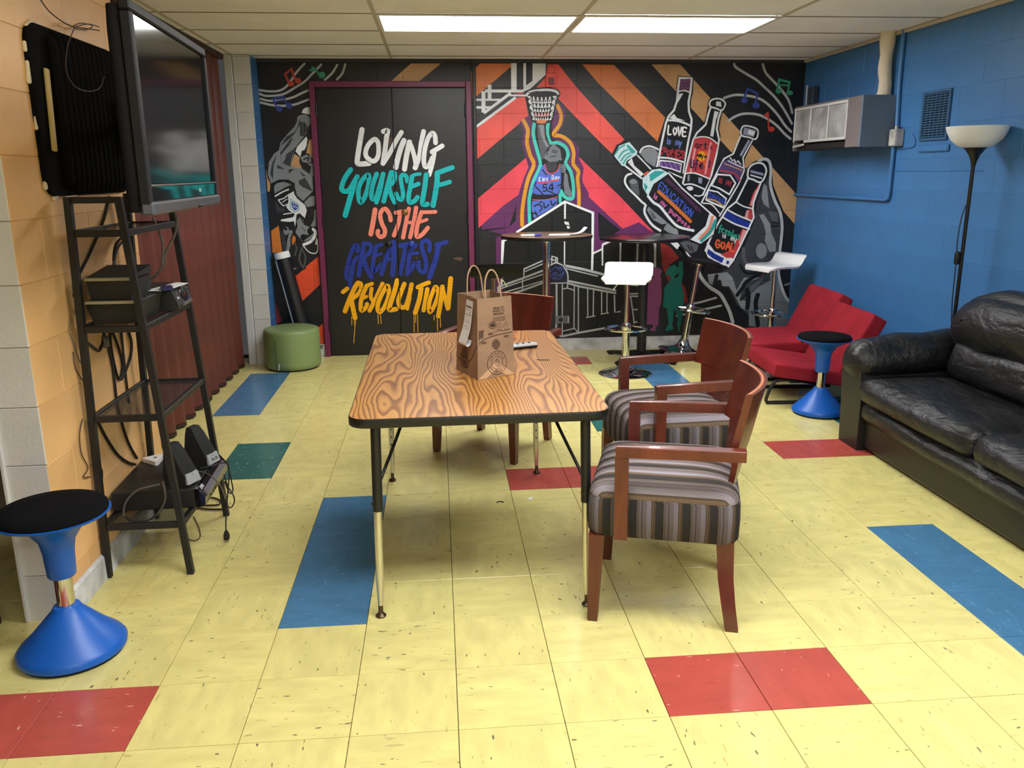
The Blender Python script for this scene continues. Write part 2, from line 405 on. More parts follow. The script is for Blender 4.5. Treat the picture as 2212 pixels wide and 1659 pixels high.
('s','DK',45.0,1,0,[-592,580,-602,510,-584,469]),
('s','DK',47.8,1,0,[-498,619,-552,509,-618,390]),
('s','LY',33.1,1,0,[-592,580,-602,510,-584,469]),
('s','LY',35.9,1,0,[-498,619,-552,509,-618,390]),
('s','DK',48.8,1,1,[-459,600,-496,548,-539,463,-549,398,-528,377,-486,427,-453,507,-447,572]),
('s','LY',36.9,1,1,[-459,600,-496,548,-539,463,-549,398,-528,377,-486,427,-453,507,-447,572]),
('s','DK',52.5,1,0,[-372,644,-401,546,-447,421,-445,393,-393,398]),
('s','LY',40.6,1,0,[-372,644,-401,546,-447,421,-445,393,-393,398]),
('s','DK',49.9,1,0,[-313,614,-347,535,-370,465,-352,416,-312,421,-278,503,-252,608]),
('s','DK',39.9,0,0,[-269,493,-296,397]),
('s','LY',37.9,1,0,[-313,614,-347,535,-370,465,-352,416,-312,421,-278,503,-252,608]),
('s','LY',27.9,0,0,[-269,493,-296,397]),
('s','DK',48.2,1,0,[-200,583,-155,604,-104,622]),
('s','DK',52.9,1,0,[-171,577,-189,481,-229,365]),
('s','LY',36.2,1,0,[-200,583,-155,604,-104,622]),
('s','LY',40.9,1,0,[-171,577,-189,481,-229,365]),
('s','DK',49.3,1,0,[-119,566,-136,480,-157,383]),
('s','LY',37.2,1,0,[-119,566,-136,480,-157,383]),
('s','DK',47.4,1,1,[-50,582,-77,530,-105,454,-111,388,-97,368,-60,428,-30,508,-31,564]),
('s','LY',35.4,1,1,[-50,582,-77,530,-105,454,-111,388,-97,368,-60,428,-30,508,-31,564]),
('s','DK',51.7,1,0,[11,583,-3,477,-32,330]),
('s','DK',45.7,1,0,[14,563,32,477,50,391]),
('s','DK',54.0,1,0,[84,652,69,527,54,397]),
('s','LY',39.7,1,0,[11,583,-3,477,-32,330]),
('s','LY',33.6,1,0,[14,563,32,477,50,391]),
('s','LY',42.0,1,0,[84,652,69,527,54,397]),
('s','LY',5.5,0,0,[-772,342,-776,271]),
('s','LY',5.5,0,0,[-755,326,-749,260,-767,111]),
('s','LY',5.5,0,0,[-738,321,-748,260]),
('s','LY',5.5,0,0,[-549,357,-548,275]),
('s','LY',5.5,0,0,[-529,357,-523,275]),
('s','LY',5.5,0,0,[-241,350,-245,194]),
('s','LY',5.5,0,0,[-226,345,-229,278]),
('s','LY',5.5,0,0,[-209,349,-212,193]),
('s','LY',5.6,0,0,[-68,336,-69,295]),
('s','LY',5.6,0,0,[-41,315,-42,202]),
('s','LY',5.6,0,0,[-16,314,-15,232]),
]),
('worn_patch', 1, 4.548, 'bare brown patches where door paint has worn off',[
('f','DRN',0,[-391,1817,-367,1815,-374,1767,-391,1757,-397,1794]),
('f','DRN',0,[-352,1822,-331,1813,-338,1759,-353,1759]),
('f','DRN',0,[106,820,147,837,192,828,176,799,146,809]),
('f','DRN',0,[-211,840,-192,835,-204,823]),
('s','DRN',5.0,0,0,[-157,834,-103,826]),
]),
('painted_stripe', 0, 4.56, 'coral painted chevron stripe right of the hoop',[
('f','CO',0,[919,2384,1007,2385,1174,2191,1335,2027,1571,1792,1498,1729,1467,1677,1339,1794,1133,1994,1012,2115,947,2213,824,2202,900,2284]),
]),
('painted_stripe', 0, 4.56, 'coral painted stripe left of the hoop',[
('f','CO',0,[331,1883,648,2126,732,2133,762,1984,545,1812,393,1691,327,1639]),
]),
('painted_stripe', 0, 4.56, 'pink painted stripe left of the player',[
('f','PK',0,[324,1315,741,1651,791,1425,661,1335,324,1070]),
]),
('painted_stripe', 0, 4.56, 'pink painted stripe right of the player',[
('f','PK',0,[1188,1652,1303,1546,1547,1321,1830,1037,1864,1005,1806,1006,1714,1097,1569,1048,1429,1179,1235,1352]),
]),
('painted_stripe', 0, 4.56, 'orange painted stripe above the bottles',[
('f','OR',0,[1206,2385,1468,2382,1914,1966,1854,1772,1331,2249]),
]),
('painted_stripe', 0, 4.56, 'tan painted stripe behind the bottles',[
('f','TN',0,[1782,2386,2024,2387,3117,1309,3121,1246,3110,1063,2761,1426]),
]),
('painted_stripe', 0, 4.56, 'tan painted stripe above the double door',[
('f','TN',0,[-358,2252,-190,2389,52,2390,-131,2252]),
]),
('painted_stripe', 0, 4.56, 'orange painted stripe beside the top of the door frame',[
('f','OR',0,[294,2327,367,2390,650,2391,328,2134,297,2116]),
]),
('painted_stripe', 0, 4.56, 'red orange painted stripe low beside the door',[
('f','RO',0,[-1247,679,-1157,746,-1134,756,-1133,773,-1024,858,-1022,624,-1210,456]),
('f','RO',0,[-1085,237,-1019,286,-1021,105,-1075,106]),
('f','W',0,[-1075,106,-1010,105,-1014,4,-1068,-1]),
('s','K',6.3,1,0,[-1086,86,-1081,91,-1078,85,-1088,65,-1078,65]),
('s','K',6.3,1,0,[-1066,92,-1072,78,-1068,65,-1062,79,-1066,92]),
('s','K',6.3,1,0,[-1055,87,-1051,92,-1052,66]),
('s','K',6.3,1,0,[-1048,92,-1037,93,-1045,66]),
]),
('painted_stripe', 0, 4.56, 'dark red painted shape right of the black bar table',[
('f','DR',0,[1906,940,2006,884,2141,719,2258,607,2362,471,2185,427,2123,372,2020,533,1933,723]),
('f','PU',0,[2169,422,2362,471,2428,437,2156,368]),
]),
('painted_music', 1, 4.56, 'painted staff lines and notes in the top left corner',[
('s','GW',16.8,1,0,[-1404,2186,-1328,2176,-1249,2181,-1194,2209,-1155,2250,-1102,2321,-1035,2386]),
('s','GW',16.8,1,0,[-1403,2158,-1363,2143,-1289,2143,-1209,2158,-1132,2199,-1044,2250,-988,2301,-904,2379]),
('s','GW',16.8,1,0,[-1401,2120,-1334,2105,-1255,2106,-1147,2130,-1082,2158,-1016,2186]),
('s','GW',16.8,1,0,[-1403,2092,-1310,2071,-1226,2066,-1141,2074,-1076,2094,-1018,2115]),
('s','GW',16.4,1,0,[-882,2264,-822,2314,-778,2377]),
('s','GW',16.4,1,0,[-786,2267,-740,2314,-714,2382]),
('s','MR',16.9,0,0,[-1168,2245,-1193,2305,-1140,2346,-1117,2265]),
('f','MR',0,[-1126,2235,-1129,2225,-1136,2218,-1146,2214,-1157,2214,-1167,2218,-1173,2225,-1175,2234,-1172,2244,-1164,2251,-1154,2255,-1144,2255,-1134,2251,-1128,2244]),
('f','MR',0,[-1070,2257,-1073,2248,-1080,2240,-1091,2236,-1102,2236,-1112,2240,-1118,2248,-1120,2257,-1117,2267,-1110,2275,-1099,2279,-1088,2279,-1078,2275,-1072,2267]),
('f','MG',0,[-876,2301,-879,2290,-887,2281,-899,2276,-911,2276,-922,2281,-929,2290,-931,2301,-927,2312,-919,2320,-908,2325,-895,2325,-885,2320,-878,2312]),
('s','MG',14.8,0,0,[-924,2301,-948,2341]),
('f','MG',0,[-1017,2338,-985,2346,-978,2371,-948,2349,-946,2328,-991,2327]),
('s','MB',14.8,0,0,[-1275,2046,-1301,2117,-1221,2137,-1194,2071]),
('s','MB',10.6,0,0,[-1292,2096,-1212,2111]),
('f','MB',0,[-1232,2043,-1235,2033,-1243,2025,-1253,2021,-1264,2021,-1274,2025,-1280,2033,-1282,2043,-1278,2053,-1271,2061,-1261,2065,-1250,2065,-1240,2061,-1234,2053]),
('f','MB',0,[-1154,2067,-1157,2057,-1164,2049,-1174,2045,-1185,2045,-1195,2049,-1201,2057,-1203,2067,-1199,2077,-1192,2085,-1182,2089,-1171,2089,-1162,2085,-1156,2077]),
]),
('painted_music', 1, 4.56, 'painted staff lines and notes in the top right corner',[
('s','GW',20.0,1,0,[2484,2390,2503,2362,2607,2305,2685,2263,2765,2200,2841,2137,2907,2067,2958,2000,3015,1914]),
('s','GW',20.1,1,0,[2727,2393,2757,2324,2805,2277,2876,2212,2926,2161,2976,2095,3012,2000]),
('s','GW',20.2,1,0,[2411,2121,2470,2140,2530,2147,2607,2140,2678,2128,2751,2100,2821,2048,2893,1977,2955,1900,3013,1848]),
('s','GW',20.3,1,0,[2461,1940,2515,1973,2580,1994,2646,1996,2708,1989,2770,1968,2840,1929,2899,1886,2954,1833,3012,1790]),
('s','MG',18.3,0,0,[2866,2179,2877,2268,2970,2247,2959,2161]),
('s','MG',14.2,0,0,[2875,2226,2962,2221]),
('f','MG',0,[2910,2177,2907,2168,2900,2161,2889,2157,2876,2157,2864,2161,2856,2168,2853,2177,2855,2186,2862,2193,2873,2197,2886,2197,2898,2193,2906,2186]),
('f','MG',0,[3007,2162,3005,2153,2997,2147,2985,2143,2971,2143,2958,2147,2949,2154,2946,2162,2948,2171,2956,2177,2968,2181,2982,2181,2994,2177,3003,2171]),
('s','MB',18.2,0,0,[2583,2114,2609,2194,2702,2156,2682,2072]),
('f','MB',0,[2616,2102,2614,2093,2606,2085,2595,2081,2582,2081,2570,2086,2562,2093,2558,2102,2561,2112,2568,2119,2580,2123,2592,2123,2604,2119,2613,2112]),
('f','MB',0,[2724,2062,2722,2051,2714,2042,2702,2037,2687,2037,2674,2042,2665,2051,2661,2062,2664,2074,2672,2083,2684,2088,2698,2088,2711,2082,2721,2073]),
('s','MR',13.3,0,0,[2801,2001,2812,1882]),
('f','MR',0,[2755,1977,2796,2010,2812,1956]),
('f','MR',0,[2866,1870,2864,1860,2856,1853,2845,1848,2831,1848,2819,1853,2810,1860,2807,1870,2809,1879,2817,1887,2828,1891,2842,1891,2854,1887,2863,1879]),
]),
('painted_player', 1, 4.56, 'grey painted dunking player upside down beside the door frame',[
('f','G1',0,[-1099,1993,-1056,2003,-1015,1977,-1018,1925,-1035,1910,-1055,1853,-1113,1785,-1160,1733,-1196,1595,-1148,1584,-1106,1573,-1029,1514,-1031,1396,-1118,1316,-1164,1359,-1180,1440,-1225,1489,-1301,1490,-1368,1458,-1387,1533,-1371,1629,-1323,1697,-1284,1723,-1269,1780,-1211,1843,-1148,1905,-1123,1947,-1121,1978]),
('f','G3',0,[-1097,1946,-1060,1936,-1036,1889,-1078,1827,-1110,1832,-1106,1889]),
('f','G3',0,[-1271,1754,-1217,1827,-1151,1863,-1127,1895,-1101,1967,-1098,1926,-1152,1848,-1226,1785]),
('f','G3',0,[-1280,1696,-1245,1738,-1175,1822,-1171,1806,-1201,1759,-1270,1686]),
('f','G3',0,[-1227,1691,-1160,1733,-1189,1654,-1202,1590,-1262,1620,-1241,1649]),
('f','G3',0,[-1367,1549,-1344,1628,-1302,1686,-1336,1602,-1349,1490,-1368,1533]),
('f','G3',0,[-1303,1607,-1247,1569,-1310,1580]),
('f','G3',0,[-1145,1478,-1089,1504,-1034,1393,-1111,1424,-1141,1451]),
('f','G3',0,[-1220,1569,-1171,1574,-1217,1537]),
('f','G3',0,[-1129,1552,-1078,1515,-1110,1515]),
('f','W',0,[-1084,2011,-1069,2039,-1041,2055,-1015,2055,-1016,1997,-1055,2006]),
('f','W',0,[-1153,1712,-1137,1748,-1091,1795,-1059,1828,-1050,1806,-1062,1753,-1080,1722,-1102,1716,-1116,1668]),
('f','TN',0,[-1162,1693,-1121,1664,-1129,1632,-1109,1573,-1199,1594]),
('f','TN',0,[-1034,1805,-1012,1805,-1019,1652,-1049,1695,-1068,1695,-1051,1758]),
('f','TN',0,[-1399,1581,-1392,1501,-1371,1453,-1384,1394,-1400,1394]),
('f','G1',0,[-1116,1664,-1066,1687,-1035,1668,-1032,1626,-1070,1620,-1102,1627]),
('f','G1',0,[-1063,1616,-1018,1615,-1021,1511,-1049,1530,-1035,1589]),
('s','K',10.8,1,0,[-1090,1648,-1051,1663,-1059,1637]),
('f','K',0,[-1374,1456,-1307,1487,-1220,1484,-1174,1456,-1181,1435,-1201,1451,-1264,1473,-1319,1463,-1346,1431,-1344,1345,-1383,1340]),
('f','G1',0,[-1345,1437,-1319,1461,-1265,1471,-1201,1451,-1268,1420,-1346,1378]),
('f','W',0,[-1189,1396,-1185,1369,-1166,1337,-1104,1282,-1093,1238,-1114,1175,-1152,1217,-1179,1206,-1197,1108,-1205,1152,-1239,1147,-1312,1154,-1309,1167,-1209,1185,-1192,1209,-1238,1240,-1258,1267,-1238,1310,-1237,1370,-1206,1386]),
('s','W',11.9,1,0,[-1341,1357,-1281,1390,-1231,1409]),
('s','W',8.7,1,0,[-1319,1326,-1274,1339,-1237,1366]),
('s','W',8.7,1,0,[-1318,1326,-1284,1280,-1251,1290]),
('s','W',6.5,0,0,[-1287,1307,-1247,1333]),
('s','W',8.7,0,0,[-1284,1210,-1217,1220]),
('f','G3',0,[-1351,1322,-1317,1273,-1269,1256,-1282,1229,-1337,1225]),
('f','G1',0,[-1113,1309,-1072,1346,-1020,1357,-1025,1278,-1089,1265]),
('s','K',8.7,0,0,[-1113,1309,-1072,1346]),
('s','TS',5.4,0,1,[-1222,1336,-1158,1288,-1157,1244,-1190,1227,-1224,1253]),
('f','BL',0,[-1213,1316,-1161,1280,-1167,1252,-1192,1238,-1213,1267]),
('s','W',3.3,0,0,[-1201,1304,-1195,1261]),
('s','W',3.3,0,0,[-1185,1288,-1177,1258]),
('s','W',3.3,0,0,[-1208,1272,-1171,1266]),
('f','G1',0,[-1184,1152,-1154,1185,-1128,1162,-1126,1123,-1078,1101,-1100,1079,-1092,1038,-1131,1044,-1157,1019,-1141,979,-1189,1044,-1198,1064,-1176,1113]),
('s','K',7.7,0,0,[-1144,1173,-1130,1140]),
('f','K',0,[-1050,1070,-1054,1059,-1061,1050,-1072,1046,-1083,1046,-1093,1051,-1099,1060,-1101,1071,-1098,1082,-1090,1090,-1080,1095,-1069,1095,-1059,1090,-1052,1081]),
('f','K',0,[-1116,1019,-1119,1007,-1126,998,-1135,993,-1145,993,-1153,998,-1159,1008,-1160,1019,-1157,1031,-1150,1040,-1141,1045,-1132,1045,-1123,1039,-1118,1030]),
('s','K',4.9,0,0,[-1146,1107,-1134,1085]),
('s','K',4.9,0,0,[-1129,1071,-1115,1079]),
('f','G1',0,[-1135,991,-1100,1013,-1059,1045,-1042,1062,-1061,1018,-1113,985]),
('s','W',24.3,1,0,[-1137,958,-1080,982,-1044,1023,-1035,1062,-1051,1084]),
('s','W',8.3,1,0,[-1138,944,-1097,896,-1048,884,-1025,912,-1022,984]),
('f','W',0,[-1028,1017,-1017,995,-1020,950,-1043,962]),
('f','G1',0,[-1030,1248,-1018,1237,-1026,1111,-1055,1103,-1071,1112,-1041,1161]),
('f','OB',0,[-1397,1075,-1331,1118,-1318,897,-1398,894]),
('f','OB',0,[-1219,1037,-1199,1020,-1203,987,-1231,951,-1233,998]),
('f','G3',0,[-1320,1088,-1296,1043,-1279,977,-1289,896,-1312,897]),
('f','G1',0,[-1294,1087,-1269,1110,-1252,1098,-1250,1076,-1227,1081,-1219,1064,-1243,1015,-1247,954,-1269,888,-1258,767,-1205,763,-1252,736,-1268,821,-1284,910,-1272,988,-1251,1054,-1280,1036,-1295,1057]),
('f','K',0,[-1262,1090,-1263,1084,-1267,1080,-1273,1078,-1279,1078,-1284,1080,-1287,1085,-1288,1090,-1286,1095,-1282,1099,-1277,1102,-1271,1101,-1266,1099,-1263,1095]),
('s','G2',9.9,1,0,[-1213,976,-1199,931,-1215,870]),
('s','G2',13.2,1,0,[-1149,936,-1176,875,-1179,819,-1155,768]),
('s','G2',11.0,1,0,[-1146,908,-1130,846,-1149,774]),
('f','DR',0,[-1407,473,-1365,317,-1412,286]),
]),
('painted_hoop', 2, 4.56, 'white painted basketball hoop frame',[
('f','W',0,[619,2393,618,2180,663,2180,665,2393]),
('f','W',0,[720,2393,719,2180,741,2180,742,2393]),
('f','W',0,[404,2167,723,2167,723,2189,405,2190]),
('f','W',0,[597,2137,732,2136,732,2151,597,2151]),
('f','W',0,[324,2102,543,2101,543,2118,324,2118]),
('f','W',0,[323,2041,460,2041,461,2060,323,2060]),
('f','W',0,[375,2176,372,2011,404,2011,407,2176]),
('f','W',0,[426,2226,424,2117,456,2117,457,2226]),
('f','W',0,[607,2171,383,2013,397,1996,621,2153]),
('f','W',0,[648,2136,321,1907,334,1890,661,2120]),
('f','W',0,[796,2391,904,2391,902,2303,771,2192,723,2176,718,2194,742,2221,794,2257]),
('f','MR',0,[669,2162,715,2171,715,2155,631,2155]),
]),
('painted_player', 2, 4.56, 'painted player in a blue jersey reaching into the hoop',[
('f','PU',0,[777,1994,733,1970,686,1933,718,1857,703,1774,735,1649,761,1579,720,1488,672,1346,539,1255,358,1099,358,1062,680,985,711,1057,1037,1263,1269,1166,1274,1354,1213,1455,1228,1561,1181,1653,1190,1716,1151,1772,1063,1828,1004,1835,1033,1883,1076,1986,1061,2041,1003,2099,975,2035,946,1932,787,1933]),
('f','K',0,[592,1081,657,1275,648,1131,577,1074,370,1044,358,1062]),
('s','YE',31.7,1,0,[719,1946,754,1871,747,1774,772,1670,804,1592,757,1480,723,1338,704,1210,703,1094]),
('s','YE',30.3,1,0,[1003,2062,1033,1987,1019,1911,968,1835,1034,1821,1107,1772,1141,1688,1138,1597,1183,1533,1176,1476,1188,1369,1190,1254]),
('f','K',0,[791,1932,953,1932,954,1801,1005,1787,1093,1731,1108,1646,1086,1597,1142,1512,1155,1312,1081,1306,1007,1228,752,1086,745,1252,760,1367,793,1459,845,1585,805,1760,788,1857]),
('s','TE',28.9,1,0,[809,1926,801,1829,837,1690,859,1585,801,1458,767,1331,763,1238,768,1115]),
('s','TE',29.0,1,0,[924,1925,917,1843,947,1766,1005,1769,1071,1731,1093,1668,1072,1605,1116,1534,1139,1427,1139,1327,1111,1307,1066,1328,1033,1378]),
('s','TE',26.6,0,0,[1027,1378,1029,1285]),
('f','K',0,[823,1919,903,1918,910,1829,939,1752,1005,1755,1064,1717,1079,1661,1057,1605,1102,1527,1122,1341,1074,1345,1036,1399,1014,1342,1011,1249,781,1129,779,1245,784,1323,815,1451,878,1585,852,1690,819,1829]),
('f','G2',0,[834,1912,892,1912,903,1801,939,1745,910,1711,892,1648,867,1627,841,1794]),
('f','G1',0,[845,1912,888,1912,892,1829,910,1773,932,1738,910,1732,874,1801]),
('f','WR',0,[939,1731,972,1759,1027,1713,1036,1654,1006,1616,947,1607,890,1644,907,1690,932,1707]),
('f','WR',0,[1044,1636,1042,1631,1038,1627,1032,1625,1026,1625,1020,1627,1016,1631,1014,1636,1016,1641,1020,1645,1026,1647,1032,1647,1038,1644,1042,1641]),
('s','K',6.6,0,0,[958,1696,998,1686]),
('s','K',6.6,0,0,[910,1697,918,1669]),
('s','K',6.6,0,0,[940,1653,991,1661]),
('s','K',6.6,0,0,[961,1710,1005,1700]),
('f','G3',0,[912,1611,1000,1619,1000,1570,962,1528,922,1546]),
('f','NB',0,[872,1581,903,1602,918,1539,958,1517,1006,1545,1022,1591,1037,1492,1030,1392,1008,1346,786,1348,795,1416,831,1494]),
('s','MR',10.2,1,0,[899,1595,914,1535,958,1519,1006,1547,1024,1598]),
('s','K',9.5,0,0,[878,1550,911,1507]),
('s','K',9.5,0,0,[808,1423,881,1351]),
('s','K',9.6,0,0,[918,1379,1000,1343]),
('s','K',9.6,0,0,[793,1359,837,1337]),
('s','K',9.6,0,0,[1007,1414,1029,1428]),
('s','K',9.5,0,0,[823,1451,815,1430]),
('s','W',5.1,0,0,[847,1455,848,1490]),
('s','W',5.1,1,0,[863,1492,848,1471,862,1456]),
('s','W',5.1,0,0,[878,1479,878,1458]),
('s','W',5.1,0,0,[878,1488,879,1490]),
('s','W',5.1,0,0,[885,1480,885,1445]),
('s','W',5.1,1,0,[885,1476,898,1481,898,1464,886,1462]),
('s','W',5.1,1,0,[923,1482,915,1483,913,1475,921,1470,917,1462,910,1463]),
('s','W',5.2,1,0,[957,1466,958,1502,971,1500,969,1487,958,1484]),
('s','W',5.1,1,0,[958,1484,972,1482,971,1470,957,1466]),
('s','W',5.2,1,0,[997,1492,989,1493,983,1480,988,1470,996,1481]),
('s','W',5.2,0,0,[997,1494,997,1471]),
('s','W',5.2,0,0,[1006,1493,1012,1474]),
('s','W',5.2,0,0,[1021,1495,1007,1458]),
('s','MR',11.8,1,0,[843,1444,925,1452,1011,1465]),
('s','LN',10.3,1,0,[915,1430,887,1428,885,1403,909,1408,913,1389,900,1374,883,1378]),
('s','LN',10.3,1,0,[959,1378,959,1434,933,1396,970,1398]),
('s','MR',7.4,1,0,[793,1305,904,1304,1007,1328]),
('f','NB',0,[787,1293,1007,1317,998,1260,889,1196,804,1147,782,1230]),
('s','K',11.1,1,0,[807,1251,844,1265,874,1236,852,1208]),
('s','K',11.1,1,0,[889,1279,896,1236,933,1264]),
('s','K',11.1,0,0,[815,1208,837,1165]),
('s','K',11.1,1,0,[948,1293,963,1257,992,1285]),
('s','K',11.1,0,0,[793,1194,822,1186]),
('s','K',11.1,0,0,[852,1280,874,1287]),
('f','WR',0,[1024,1587,1058,1598,1076,1559,1069,1526,1035,1526]),
('f','WR',0,[1065,1534,1089,1506,1103,1420,1134,1334,1111,1320,1066,1356,1057,1435]),
('s','K',5.1,0,0,[1028,1577,1050,1580]),
('s','K',5.1,0,0,[1028,1559,1054,1559]),
('s','K',5.1,0,0,[1032,1541,1057,1540]),
]),
('painted_hoop', 11, 4.56, 'painted net with black lattice',[
('f','K',0,[730,2157,752,2185,815,2201,936,2205,1004,2192,1026,2166,1021,2139,1004,2121,961,1936,907,1920,829,1920,782,1941]),
('s','W',19.4,1,0,[742,2144,771,2169,839,2183,926,2187,985,2176,1007,2157]),
('s','K',5.8,1,0,[761,2162,815,2173,849,2175]),
('s','K',5.8,1,0,[902,2175,960,2169,999,2153]),
('f','W',0,[744,2142,782,2136,768,2117]),
('f','W',0,[783,2132,788,2105,774,2111]),
('f','W',0,[768,2115,790,2091,756,2096]),
('f','W',0,[756,2095,791,2089,778,2070]),
('f','W',0,[791,2085,796,2057,784,2063]),
('f','W',0,[779,2068,799,2043,768,2048]),
('f','W',0,[768,2047,799,2042,789,2022]),
('f','W',0,[800,2038,805,2010,794,2016]),
('f','W',0,[789,2020,808,1996,780,2000]),
('f','W',0,[780,1999,808,1994,799,1974]),
('f','W',0,[809,1990,814,1962,804,1968]),
('f','W',0,[799,1973,816,1948,792,1952]),
('f','W',0,[959,2136,997,2142,974,2117]),
('f','W',0,[996,2138,990,2110,977,2112]),
('f','W',0,[973,2115,986,2096,952,2090]),
('f','W',0,[951,2089,986,2094,964,2069]),
('f','W',0,[985,2090,979,2062,968,2064]),
('f','W',0,[964,2068,976,2048,944,2043]),
('f','W',0,[944,2041,975,2046,955,2022]),
('f','W',0,[974,2043,968,2014,958,2016]),
('f','W',0,[955,2020,965,2000,937,1995]),
('f','W',0,[937,1994,964,1998,946,1974]),
('f','W',0,[963,1995,957,1966,949,1969]),
('f','W',0,[946,1972,954,1952,930,1948]),
('f','W',0,[797,2135,807,2134,823,2082,795,2086]),
('f','K',0,[804,2119,813,2094,802,2096]),
('f','W',0,[831,2131,841,2131,854,2080,826,2082]),
('f','K',0,[837,2116,845,2091,833,2092]),
('f','W',0,[865,2130,875,2130,885,2080,857,2080]),
('f','K',0,[871,2115,877,2091,865,2091]),
('f','W',0,[900,2131,910,2131,916,2082,888,2080]),
('f','K',0,[904,2116,909,2092,897,2091]),
('f','W',0,[934,2134,944,2135,948,2085,919,2082]),
('f','K',0,[937,2119,940,2095,929,2094]),
('f','W',0,[805,2080,814,2079,827,2048,801,2052]),
('f','K',0,[812,2065,818,2060,807,2062]),
('f','W',0,[836,2077,845,2077,856,2046,829,2048]),
('f','K',0,[841,2062,847,2058,836,2058]),
('f','W',0,[867,2076,876,2076,885,2046,858,2046]),
('f','K',0,[871,2061,877,2057,866,2057]),
('f','W',0,[897,2076,906,2077,914,2048,887,2046]),
('f','K',0,[901,2062,906,2058,895,2058]),
('f','W',0,[928,2079,937,2080,943,2051,916,2048]),
('f','K',0,[931,2065,936,2061,925,2060]),
('f','W',0,[812,2046,826,2017,806,2019]),
('f','W',0,[836,2044,849,2015,828,2016]),
('f','W',0,[860,2042,871,2014,851,2014]),
('f','W',0,[883,2042,893,2014,873,2014]),
('f','W',0,[907,2043,915,2016,895,2014]),
('f','W',0,[931,2046,938,2019,917,2016]),
('f','LPK',0,[815,2014,823,2013,835,1980,812,1983]),
('f','LPK',0,[842,2011,849,2011,859,1978,837,1980]),
('f','LPK',0,[868,2010,876,2010,884,1978,861,1978]),
('f','LPK',0,[895,2011,902,2011,908,1980,885,1978]),
('f','LPK',0,[921,2013,929,2014,932,1983,910,1980]),
('f','W',0,[822,1978,835,1947,818,1949]),
('f','W',0,[842,1976,854,1945,837,1946]),
('f','W',0,[862,1974,872,1944,855,1945]),
('f','W',0,[882,1974,890,1945,874,1944]),
('f','W',0,[903,1976,909,1946,892,1945]),
('f','W',0,[923,1978,927,1949,910,1946]),
('f','OR',0,[910,1936,906,1929,894,1924,877,1921,857,1922,840,1924,828,1930,824,1936,828,1943,840,1948,857,1951,877,1950,894,1948,906,1942]),
]),
('painted_building', 23, 4.56, 'painted clubhouse in white outline on black',[
('f','K',0,[664,1030,1069,1290,1314,1190,1310,853,1396,879,1403,921,1474,954,1668,985,1679,575,1490,183,1050,114,994,139,1001,432,500,482,474,552,521,590,531,964,583,982,606,1023]),
]),
('painted_purple', 24, 4.56, 'purple painted band under the pink stripe',[
('f','PU',0,[1214,1383,1235,1359,1573,1052,1714,1105,1814,1033,1963,976,1515,954,1402,901,1318,854,1309,1189,1220,1244]),
('f','K',0,[1357,1196,1463,1109,1553,1041,1393,952,1369,968]),
('f','PU',0,[477,997,536,1012,530,488,474,490]),
]),
('painted_building', 25, 4.56, 'white and grey painted outlines of the clubhouse',[
('f','K',0,[664,1030,1069,1290,1314,1190,1310,853,1305,707,890,714,523,598,531,964,583,982,606,1023]),
('s','W',19.9,0,0,[660,1038,1069,1286,1311,1190,1313,861,1311,707]),
('s','W',15.3,0,0,[1070,1279,1070,1148]),
('s','W',10.8,0,0,[1068,986,1069,750]),
('s','W',18.4,0,0,[591,987,537,963,527,775]),
('s','W',17.0,0,0,[526,698,521,598]),
('s','W',15.6,0,0,[1318,845,1396,881,1403,921,1474,950]),
('s','W',14.1,0,0,[1399,913,1402,744]),
('s','GW',10.1,0,0,[501,552,890,676]),
('s','GW',10.1,0,0,[512,513,890,618]),
('s','GW',10.1,0,0,[715,652,716,721,890,795]),
('s','GW',10.1,0,0,[727,700,890,767]),
('s','GW',10.1,0,0,[704,641,703,540]),
('s','GW',10.1,0,0,[956,767,960,828,1007,811,1007,766]),
('s','GW',10.1,0,0,[991,816,995,766]),
('s','GW',10.1,0,0,[937,806,1007,782]),
('s','GW',10.2,0,0,[1085,719,1361,648]),
('s','GW',10.2,0,0,[937,594,1102,594]),
('s','GW',10.2,0,0,[1051,588,1054,121]),
('s','GW',10.2,0,0,[1157,570,1157,191]),
('s','GW',10.2,0,0,[1192,561,1197,166]),
('s','GW',10.2,0,0,[1059,545,1102,548,1150,530]),
('s','GW',10.3,0,0,[1275,544,1279,292]),
('s','GW',10.3,0,0,[1327,531,1327,303]),
('s','GW',10.3,0,0,[1399,506,1402,321]),
('s','GW',10.3,0,0,[1446,502,1450,328]),
('s','GW',10.3,0,0,[1267,286,1343,298]),
('s','GW',10.4,0,0,[1398,313,1462,323]),
('s','GW',10.3,0,0,[1057,169,1161,191,1193,158]),
('s','GW',17.0,0,0,[505,575,711,644,906,714]),
('s','GW',17.1,0,0,[516,486,703,536,890,602]),
('s','GW',17.0,0,0,[501,575,479,552,506,529,503,482]),
('s','GW',17.2,0,0,[1000,589,1003,274,994,147]),
('s','GW',17.5,0,0,[998,147,1050,122,1193,150,1528,202]),
('s','GW',17.3,0,0,[1110,610,1521,520]),
('s','GW',17.3,0,0,[1102,591,1204,561,1522,496]),
('s','GW',21.9,0,0,[1085,742,1242,708,1439,654]),
('s','GW',11.7,1,0,[945,748,991,770,1046,750,1085,703,1100,649,1096,556]),
('f','LN',0,[937,601,937,721,968,750,1007,757,1054,741,1081,694,1086,599]),
('s','LL',6.2,0,0,[945,692,984,732,1050,727,1074,697,1031,631,968,632,943,663,992,689,1023,656,1074,697]),
('s','LL',6.2,0,0,[1007,726,1035,695]),
('s','LL',6.2,0,0,[1027,726,1050,704]),
('s','LL',6.2,0,0,[961,671,986,635]),
('s','LL',6.2,0,0,[978,682,1006,643]),
('s','GW',12.9,0,0,[1630,568,1725,557]),
('s','GW',13.0,0,0,[1636,488,1723,487]),
